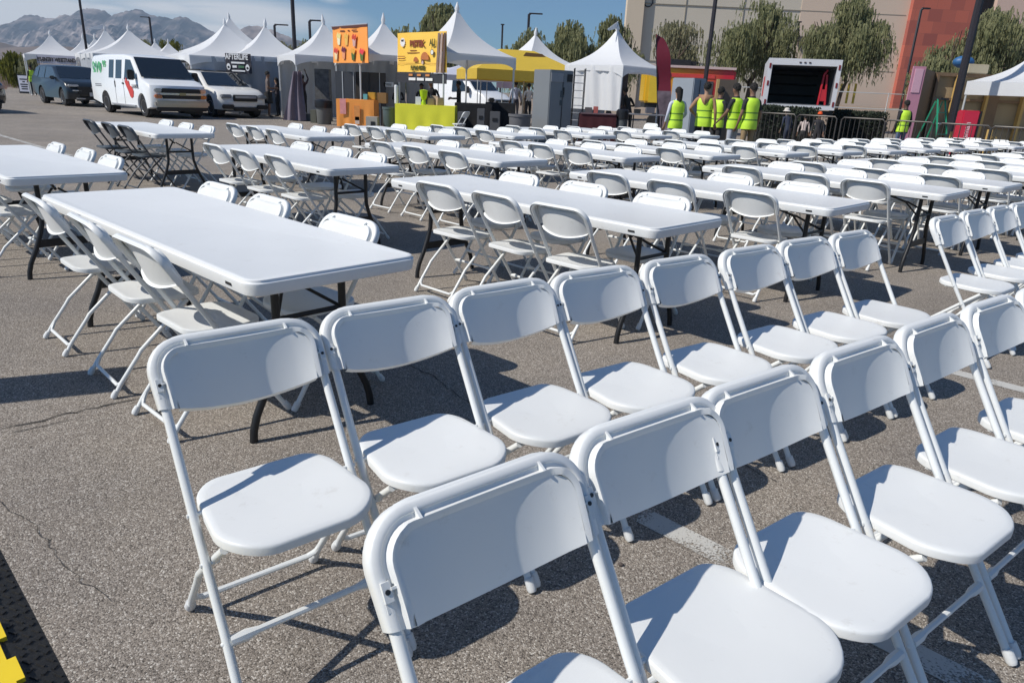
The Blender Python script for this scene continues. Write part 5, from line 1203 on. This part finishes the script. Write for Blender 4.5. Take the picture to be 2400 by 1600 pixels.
drape('wrinkled lime green cloth over the counter under the yellow banner', e, w_, z_, .8, LIME, lambda u: .05+.25*max(0, u-.75))
def ontop(name, label, cat, px, ybot, y, fn):
    c = P(px, ybot, y); e = fn(); e.location = (c.x, y, c.z); return tag(e, label, cat)
def one(mb, name, m, **k): return mb.build(name, m, None, **k)
zc = z_+.006
def place(o, px, y, label, cat, z=zc, rz=0): o.location = (P(px, 246, y).x, y, z); o.rotation_euler = (0, 0, rz); return tag(o, label, cat)
place(one(MB().lathe([(.055, 0)]+[(.058+.006*(i % 2), .03*i) for i in range(1, 19)]+[(.05, .56)], n=14), 'cup_stack', WP), 929, 23.9, 'tall stack of white foam cups at left end of the lime counter', 'cup stack')
place(one(MB().lathe([(.07, 0), (.08, .05), (.05, .14), (.10, .20), (.13, .42), (.14, .44), (.02, .46)], n=16), 'drink_tub', mat('lime_plastic', (.42, .62, .02), .35)), 993, 23.95, 'lime green tub on the lime counter', 'tub')
place(one(MB().box((0, 0, .12), (.17, .02, .24)), 'counter_card', WP, smooth=0), 980, 23.7, 'small white card standing on the lime counter', 'card')
for k, (px, s_, r_) in enumerate(((1009, .20, .3), (1019, .26, -.2), (1031, .22, .5))):
    place(one(MB().box((0, 0, s_*.55), (s_*1.1, s_*.6, s_*1.1), taper=.82), 'paper_bag', mat('kraft_paper', (.45, .33, .24), .8, var=.12, scale=6), smooth=0, bevel=.012), px, 24.0+.12*(k == 1), 'kraft paper bag on the lime counter, %s of three' % ('left', 'middle', 'right')[k], 'paper bag', rz=r_)
e, w_, z_ = ptable('stall table hung with the orange cloth', 790, 874, 234, 25.2, .8, BLKC)
q = drape('orange printed cloth hung on the stall table', e, w_, z_, .8, OR, .06)
for u, v, dw, dh, c in ((-.33, .76, .17, .52, (.78, .32, .30)), (.06, .55, .16, .5, (.75, .30, .08)), (.06, .30, .12, .25, (.70, .55, .45))):
    MB().box((u*w_, -.47, z_*v), (dw*w_, .006, dh*z_)).build('cloth_print', mat('print%02d' % int(c[1]*90+c[2]*9), c, .6, var=.3, scale=9), q, smooth=0)
pbox('power_box', 'pale grey box with a dark panel on the ground below the orange cloth', 'box', 857, 274, 885, 296, 24.3, .35, mat('box_grey', (.36, .34, .31), .6), parts=[('dark_panel', TRIM, .1, .5, .35, .35)], ground=True)
pbox('food_box', 'ochre yellow box on the orange stall table', 'box', 862, 217, 879, 234, 25.6, .3, mat('ochre_box', (.55, .32, .03), .6))
pbox('food_box', 'brown carton behind the stall poles beside the ochre box', 'box', 884, 218, 906, 243, 26.4, .35, mat('carton', (.33, .18, .06), .7))
pbox('cool_box', 'small turquoise box on the orange stall table', 'box', 851, 221, 861, 234, 25.5, .2, mat('turquoise', (.12, .42, .48), .4))
pbox('wall_sign', 'small white printed notice inside the stall', 'sign', 899, 193, 923, 204, 28.0, .03, WP, parts=[('text_line', INK, 0, .6, .6, .12), ('text_line', INK, 0, .35, .5, .1)])
DKP = mat('dark_partition', (.055, .060, .070), .5, var=.15, scale=1.5)
pbox('partition', 'dark blue-grey partition panel with metal posts inside the orange stall', 'partition', 786, 168, 832, 260, 27.6, .06, DKP, ground=True, parts=[('post', TPOLE, -.12, .5, .04, 1), ('post', TPOLE, .45, .5, .03, 1)])
pbox('partition', 'dark brown partition panel right of the blue-grey one', 'partition', 833, 170, 905, 260, 28.0, .06, mat('dark_partition_brown', (.05, .045, .042), .6), ground=True, parts=[('post', TRIM, -.05, .5, .04, 1), ('post', TPOLE, .3, .5, .02, 1)])
def can(label, x0, x1, y0, y, m, bag=False):
    a, b = P(x0, y0, y).x, P(x1, y0, y).x; r = (b-a)/2; z = P((x0+x1)/2, y0, y).z
    e = empty('trash_can', label, 'trash can', ((a+b)/2, y, 0)); M_ = MB().lathe([(r*.80, 0), (r*.84, .02), (r*.95, z-.08), (r*1.02, z-.07), (r*1.02, z), (r*.93, z), (r*.90, z-.05)], n=18); M_.build('bin', m, e)
    if bag: MB().lathe([(r*1.06, z-.22), (r*1.09, z-.1), (r*1.05, z+.03), (r*.8, z+.07), (r*.4, z+.02), (.01, z+.01)], n=18).build('liner', mat('bin_liner', (.012, .012, .014), .35), e)
can('grey trash can with black liner left of the orange stall', 739, 777, 238, 27.2, mat('can_grey', (.13, .135, .13), .6), True)
can('green-grey trash can between the orange and lime cloths', 896, 928, 251, 24.6, mat('can_green', (.07, .10, .10), .6))
can('grey bin in front of the white tent with side wall', 1446, 1474, 262, 23.0, mat('can_dark', (.09, .10, .105), .6), True)
can('low round grey tub right of the largest tent', 1192, 1246, 268, 22.4, mat('tub_grey', (.12, .12, .13), .6))
# black tables and crates under the largest tent
e, w_, z_ = ptable('black covered prep table under the largest tent', 1068, 1150, 243, 24.6, .7, BLKC); drape('black cloth hanging to the ground on the prep table', e, w_, z_, .7, BLKC, .05)
e, w_, z_ = ptable('second black prep table behind the round grey tub', 1140, 1206, 242, 25.4, .7, BLKC); drape('black cloth on the second prep table', e, w_, z_, .7, BLKC, .05)
for k, (x0, x1, y0, y1) in enumerate(((1072, 1090, 262, 296), (1118, 1136, 255, 275), (1148, 1172, 262, 286))):
    pbox('crate', 'grey crate among the black tables, %s of three' % ('left', 'middle', 'right')[k], 'crate', x0, y0, x1, y1, 23.6, .3, mat('crate_grey', (.10, .10, .105), .6), ground=(k != 1) or True, parts=[('slot', TRIM, 0, .7, .5, .12)])
# tall grey cabinets
GC = mat('grey_cabinet', (.20, .215, .23), .5, var=.08, scale=1.5, metal=.1)
def cabinet(label, pxl, pxm, pxr, ytop, y, m, extra=()):
    z = P(pxm, ytop, y).z; A = P(pxm, 230, y); s1 = (P(pxl, 230, y).x-A.x); s2 = (P(pxr, 230, y).x-A.x)
    a = Vector((s1, -s1*1.25, 0)); b = Vector((s2, s2*.55, 0)); o_ = Vector((A.x, y, 0))
    a = Vector((s1, abs(s1)*1.35, 0)); e = empty('cabinet', label, 'cabinet', o_)
    v_ = [Vector((0, 0, 0)), a, a+b, b]; v_ += [p+Vector((0, 0, z)) for p in v_]
    MB().add(v_, [(0, 1, 2, 3), (7, 6, 5, 4), (0, 4, 5, 1), (1, 5, 6, 2), (2, 6, 7, 3), (3, 7, 4, 0)]).build('case', m, e, smooth=0, bevel=.02)
    n = Vector((b.y, -b.x, 0)).normalized(); d = b.normalized()
    for nm, mt, u, w2, dw, dh in extra:
        c = b*u+n*.012+Vector((0, 0, z*w2)); R3 = Matrix((d, -n, Vector((0, 0, 1)))).transposed()
        MB().box(c, (b.length*dw, .02, z*dh), 0, R3).build(nm, mt, e, smooth=0)
    return e
cabinet('tall grey metal cabinet with stickers left of the white walled tent', 1249, 1287, 1343, 163, 22.5, GC, [('door_seam', TRIM, .56, .48, .012, .9), ('handle', TRIM, .60, .72, .05, .10), ('sticker', mat('sticker', (.06, .08, .09), .5), .55, .68, .14, .09), ('sticker', MATS['sticker'], .52, .56, .10, .07), ('panel', mat('upper_panel', (.27, .28, .30), .5), .30, .90, .52, .12), ('fan', TRIM, .84, .90, .22, .10)])
cabinet('grey cabinet standing behind the woman with long hair', 1582, 1622, 1656, 183, 21.5, mat('blue_grey_cabinet', (.27, .30, .34), .5, var=.06), [('door_seam', TRIM, .5, .5, .012, .95)])
e, *_ = pbox('plywood_sheet', 'dark brown board with a pale wooden post behind the crew', 'board', 1672, 186, 1722, 300, 21.0, .05, mat('brown_board', (.11, .085, .065), .7, var=.15), ground=True)
pw = P(1677, 230, 20.9); o = MB().box((0, 0, 1.0), (.07, .07, 2.0)).build('wooden_post', mat('pale_wood', (.50, .33, .14), .7, var=.15, scale=6), smooth=0); o.location = (pw.x, 20.85, 0); tag(o, 'pale wooden post leaning on the dark brown board', 'post')
# metal shelf rack
e = empty('shelf_rack', 'thin metal shelf rack between grey cabinet and white tent', 'rack', (P(1356, 230, 24).x, 24, 0)); zt = P(1356, 160, 24).z
m = MB()
for sx in (-.17, .17):
    for sy in (0, .4): m.tube([(sx, sy, 0), (sx, sy, zt)], .014, 6)
m.build('frame', BM, e); m = MB()
for i in range(9): m.box((0, .2, .2+i*(zt-.3)/8.5), (.33, .42, .02))
m.build('shelves', mat('rack_shelf', (.35, .36, .38), .5), e, smooth=0)
e, w_, z_ = ptable('long low counter with dark red skirt before the white tent', 1362, 1444, 266, 22.8, .6, mat('counter_top', (.16, .10, .11), .5)); drape('dark red skirt on the low counter', e, w_, z_-.03, .5, mat('dark_red_cloth', (.06, .008, .012), .8), .05)
e, w_, z_ = ptable('narrow grey folding table right of the grey bin', 1480, 1560, 268, 22.2, .6, mat('grey_top', (.22, .22, .24), .5))
for k, (x0, x1, y0, c) in enumerate(((1488, 1502, 256, (.02, .02, .02)), (1515, 1535, 252, (.10, .10, .12)), (1372, 1388, 252, (.12, .10, .10)), (1392, 1402, 250, (.45, .12, .10)))):
    pbox('small_box', ('black box on the grey folding table', 'dark grey box on the grey folding table', 'grey box on the red skirted counter', 'small red and white box on the red skirted counter')[k], 'box', x0, y0, x1, 266, 22.95 if k > 1 else 22.35, .25, mat('sb%d' % k, c, .6), bevel=.006)
c = G(1512, 19.2); put('w', (c.x, 19.6, 0), 2.3, 'lone folding chair beside the grey folding table, behind the back row', 'spare folding chairs')
c = G(1068, 21.5); put('w', (c.x, 22.6, 0), 1.2, 'lone folding chair at the right end of the lime cloth', 'spare folding chairs')
# cloth being hung
e = MB(); zt = P(690, 182, 28.6).z; bx = P(688, 230, 28.6).x
e.grid(lambda u, v: Vector(((u-.5)*(.85-.55*v)+.22*v, .07*sin(u*14+v*3)+.12*u, .02+(zt+.2)*v)), 24, 16); o = e.build('hanging_cloth', mat('mauve_cloth', (.20, .17, .21), .7, var=.2, scale=3, tl=.1), smooth=70, recalc=False); o.location = (bx, 28.5, 0); tag(o, 'mauve grey cloth hanging from the hands of the person with raised arms', 'cloth')
o = MB().box((0, 0, .14), (.9, .45, .28)).build('step_box', mat('step_dark', (.05, .055, .06), .6), smooth=0, bevel=.015); o.location = (P(715, 265, 29).x, 29.0, 0); tag(o, 'dark box the person with raised arms stands on', 'box')
pbox('storage_box', 'olive box left of the grey trash can with liner', 'box', 727, 258, 741, 284, 27.8, .3, mat('olive_box', (.12, .12, .09), .6), ground=True)
# dark furnishing inside the arched white tent
pbox('merchandise_rack', 'black and white patterned rack inside the tent left of the orange banner', 'rack', 738, 162, 772, 262, 29.6, .4, mat('patterned_rack', (.10, .10, .10), .7, var=.98, scale=7), ground=True)
pbox('drink_fridge', 'dark fridge inside the white tent beside the feather flag', 'fridge', 1452, 168, 1470, 262, 28.6, .5, mat('dark_fridge', (.03, .02, .025), .4), ground=True)
o = MB().grid(lambda u, v: Vector(((u-.5)*.4, .3*u, 1.35*v)), 3, 6).build('poster', mat('pink_poster', (.55, .42, .48), .7), recalc=False); o.location = P(1181, 232, 37.5); o.location.z = P(1181, 207, 37.5).z; o.scale = (2.0, 1, .55); tag(o, 'pale pink and purple poster far behind the yellow canopy', 'poster')
# ================================================================ barricades
STL = mat('barricade_steel', (.075, .068, .062), .45, metal=.4, var=.2, scale=4)
xa, ya, xb, yb = 1764, 23.5, 2440, 18.2; A = G(xa, ya); B = G(xb, yb); nB = 6
zl, zr_ = P(xa, 263, ya).z, P(xb, 303, yb).z
for i in range(nB):
    p, q = A.lerp(B, i/nB), A.lerp(B, (i+1)/nB); d = q-p; L_ = d.length-.06; zt = zl+(zr_-zl)*(i+.5)/nB
    e = empty('barricade', 'dark steel crowd barricade with upright bars, %s' % ('leftmost, next to the tall man in khaki', 'second from left, in front of the open truck', 'third from left, in front of the dark hedge', 'fourth from left, before the pink edged set wall', 'fifth from left, before the red tool chest', 'rightmost, before the grey tarpaulin')[i], 'barricade', p+Vector((0, .12*(i % 2), 0)), atan2(d.y, d.x), 'crowd barricades')
    MB().tube([(.03, 0, .02), (.03, 0, zt-.06), (.09, 0, zt), (L_-.06, 0, zt), (L_, 0, zt-.06), (L_, 0, .02)], .022, 8).build('frame', STL, e)
    MB().tube([(.03, 0, .22), (L_, 0, .22)], .016, 6).build('bottom_rail', STL, e)
    m = MB(); n_ = int(L_/.125)
    for k in range(1, n_): m.tube([(k*L_/n_, 0, .22), (k*L_/n_, 0, zt)], .009 if k % 4 else .014, 5)
    m.build('bars', STL, e)
    for x in (.25, L_-.25): MB().tube([(x, -.28, .02), (x, -.2, .05), (x, .2, .05), (x, .28, .02)], .018, 6).build('foot', STL, e)
# dark hedge
def hedge(label, x0, x1, y0, y):
    a, b = P(x0, y0, y).x, P(x1, y0, y).x; z = P((x0+x1)/2, y0, y).z; r = random.Random(int(x0)); vs = []; fs = []
    for i in range(3800):
        x = r.uniform(a, b); t = r.random(); yy = y+r.uniform(0, 1.0); zz = z*(t**.5)+.06*noise.noise(Vector((x*2, yy, 0))); aa = r.uniform(0, 2*pi); w = Vector((cos(aa), sin(aa), r.uniform(-.5, .5)))*r.uniform(.03, .06); h_ = Vector((r.uniform(-.04, .04), r.uniform(-.04, .04), .07))
        q = Vector((x, yy, zz)); k = len(vs); vs += [q-w, q+w, q+h_]; fs.append((k, k+1, k+2))
    e = empty('hedge', label, 'hedge', (0, 0, 0)); MB().add(vs, fs).build('foliage', mat('hedge_green', (.016, .026, .012), .8, var=.4, scale=2), e, smooth=0, recalc=False)
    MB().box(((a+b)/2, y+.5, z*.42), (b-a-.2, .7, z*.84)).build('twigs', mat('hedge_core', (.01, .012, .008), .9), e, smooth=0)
hedge('dark clipped hedge right of the open truck', 1958, 2090, 262, 31)
hedge('dark clipped hedge in front of the open truck', 1786, 1925, 252, 26.2)
# ================================================================ wooden set wall
WD = mat('plywood', (.36, .28, .17), .75, var=.12, scale=2); WF = mat('frame_timber', (.20, .13, .075), .7, var=.2, scale=4); WL = mat('light_timber', (.55, .36, .12), .65, var=.15, scale=5); PK = mat('pink_paint', (.55, .25, .33), .6, var=.05)
ys = 27.5; a, b = P(2176, 230, ys).x, P(2440, 230, ys).x; zt = P(2200, 170, ys).z; zt2 = zt
e = empty('set_wall', 'back of a wooden stage wall with timber framing and a pink edge', 'set wall', (a, ys, 0)); w_ = b-a
MB().box((w_/2, .03, zt/2), (w_, .03, zt)).build('plywood_panel', WD, e, smooth=0)
m = MB(); m.box((w_/2, -.06, zt-.06), (w_, .14, .12)); m.build('top_beam', WF, e, smooth=0)
for k, zz in enumerate((.10, zt*.36, zt*.68)):
    MB().box((w_/2, -.045, zz), (w_-.004, .11, .09)).build('cross_beam', WF, e, smooth=0)
for k, (px, mt, wd, dp) in enumerate(((2230, WL, .10, .20), (2306, WL, .09, .16), (2322, WF, .42, .12), (2392, WL, .10, .20), (2182, WF, .09, .13))):
    x = P(px, 230, ys).x-a; MB().box((x, -.06-dp/2, zt/2-.03), (wd, dp, zt-.06)).build('upright', mt, e, smooth=0)
wx = P(2157, 200, 25.4).x-a; wv = Vector((wx, -2.1, 0)); wn = Vector((wv.y, -wv.x, 0)).normalized()*.05
MB().add([p+Vector((0, 0, z)) for z in (0, zt) for p in (-wn, wn, wv+wn, wv-wn)], [(0, 1, 2, 3), (7, 6, 5, 4), (0, 4, 5, 1), (1, 5, 6, 2), (2, 6, 7, 3), (3, 7, 4, 0)]).build('side_wing', WF, e, smooth=0)
MB().box((wx-.17, -2.14, (zt+.05)/2), (.42, .05, zt+.05)).build('pink_edge', PK, e, smooth=0)
MB().box((wx-.17, -2.175, zt-.40), (.28, .02, .75)).build('pink_patch', mat('pale_pink', (.72, .42, .50), .5), e, smooth=0, bevel=.006)
o = MB().box((0, 0, .16), (.75, .5, .32)).build('roof_unit', mat('beige_unit', (.50, .43, .30), .6), smooth=0, bevel=.03); o.location = (P(2282, 170, ys).x, ys, zt+.002); tag(o, 'small beige unit on top of the wooden stage wall', 'unit')
o = MB().ball((0, 0, 0), (.42, .3, .24), 12).build('tarp_bundle', mat('blue_tarp', (.03, .12, .28), .5, var=.3, scale=5, bump=.5, bscale=5)); o.location = P(2258, 146, 31); tag(o, 'blue bundle behind the thick lamp pole, low in the tree', 'bundle')
# green step ladder
c = G(2172, 21.5); e = empty('step_ladder', 'green folding step ladder before the wooden stage wall', 'ladder', c, .5); GR = mat('ladder_green', (.02, .28, .15), .45); zt = P(2180, 232, 21.5).z
for s in (-1, 1):
    MB().tube([(s*.28, -.45, 0), (s*.17, 0, zt)], .028, 4).build('rail', GR, e); MB().tube([(s*.26, .50, 0), (s*.16, .05, zt-.05)], .022, 4).build('rear_rail', GR, e)
for k in range(5): t = (k+.8)/6; MB().box((0, -.45*(1-t), zt*t), (.52-.2*t, .08, .025)).build('step', WP if k == 3 else GR, e, smooth=0)
MB().box((0, 0, zt+.01), (.36, .22, .05)).build('top_cap', TRIM, e, smooth=0)
# red tool chest with vertical lettering
c = G(2247, 20.4); zt = P(2250, 258, 20.4).z; e = empty('tool_chest', 'upright red tool chest with pale vertical lettering behind the barricades', 'tool chest', c, -.15); RD = mat('tool_red', (.52, .02, .05), .4)
MB().box((0, .2, zt/2+.05), (.42, .42, zt-.1)).build('case', RD, e, smooth=0, bevel=.03)
MB().box((.24, .22, zt/2+.05), (.05, .44, zt-.12)).build('black_back', TRIM, e, smooth=0, bevel=.01)
flat_text('Craftsman', .20, mat('pale_pink_print', (.75, .45, .47), .5), e, face_M((-.04, -.018, zt*.52), (0, 0, 1), (-1, 0, 0)), bold=.004, name='lettering')
# grey tarpaulin heap
o = MB().grid(lambda u, v: Vector(((u-.5)*2.6, (v-.5)*1.0, max(0, .62*sin(pi*min(1, max(0, u*1.02)))*sin(pi*v)*(1+.35*noise.noise(Vector((u*6, v*4, 3))))+.05*noise.noise(Vector((u*18, v*9, 1)))))), 50, 20).build('tarpaulin', mat('grey_tarp', (.22, .22, .23), .5, var=.4, scale=3), recalc=False); o.location = G(2385, 19.9); tag(o, 'grey tarpaulin heap behind the rightmost barricade', 'tarpaulin')
for k, (px, wd, zz) in enumerate(((2215, .10, .9), (2196, .28, .55), (2300, .12, 1.0), (2314, .10, .8))):
    o = MB().box((0, 0, zz/2), (wd, .08, zz)).build('timber_piece', WL, smooth=0); o.location = G(px, 21.8+.1*k); tag(o, 'loose pale timber standing behind the barricades, %s' % ('right of the ladder', 'short wide piece beside the ladder', 'right of the tool chest, taller', 'right of the tool chest, shorter')[k], 'timber')
# unseen board added left of the frame to cast the dark asphalt band
sdir = Vector((-sd.x, -sd.y, 0)).normalized(); pt = bp(100, 905); pp = pt-sdir*1.25
e = empty('unseen_shadow_caster', 'unseen narrow board added outside the left edge to shade a band of asphalt', 'sign', pp, atan2(sdir.y, sdir.x)+pi/2)
MB().box((0, 0, .90), (.33, .04, 1.5)).build('panel', WP, e, smooth=0, bevel=.01)
MB().box((0, 0, .08), (.33, .04, .13)).build('foot_bar', BM, e, smooth=0); MB().box((0, 0, .015), (.40, .40, .03)).build('base_plate', BM, e, smooth=0)
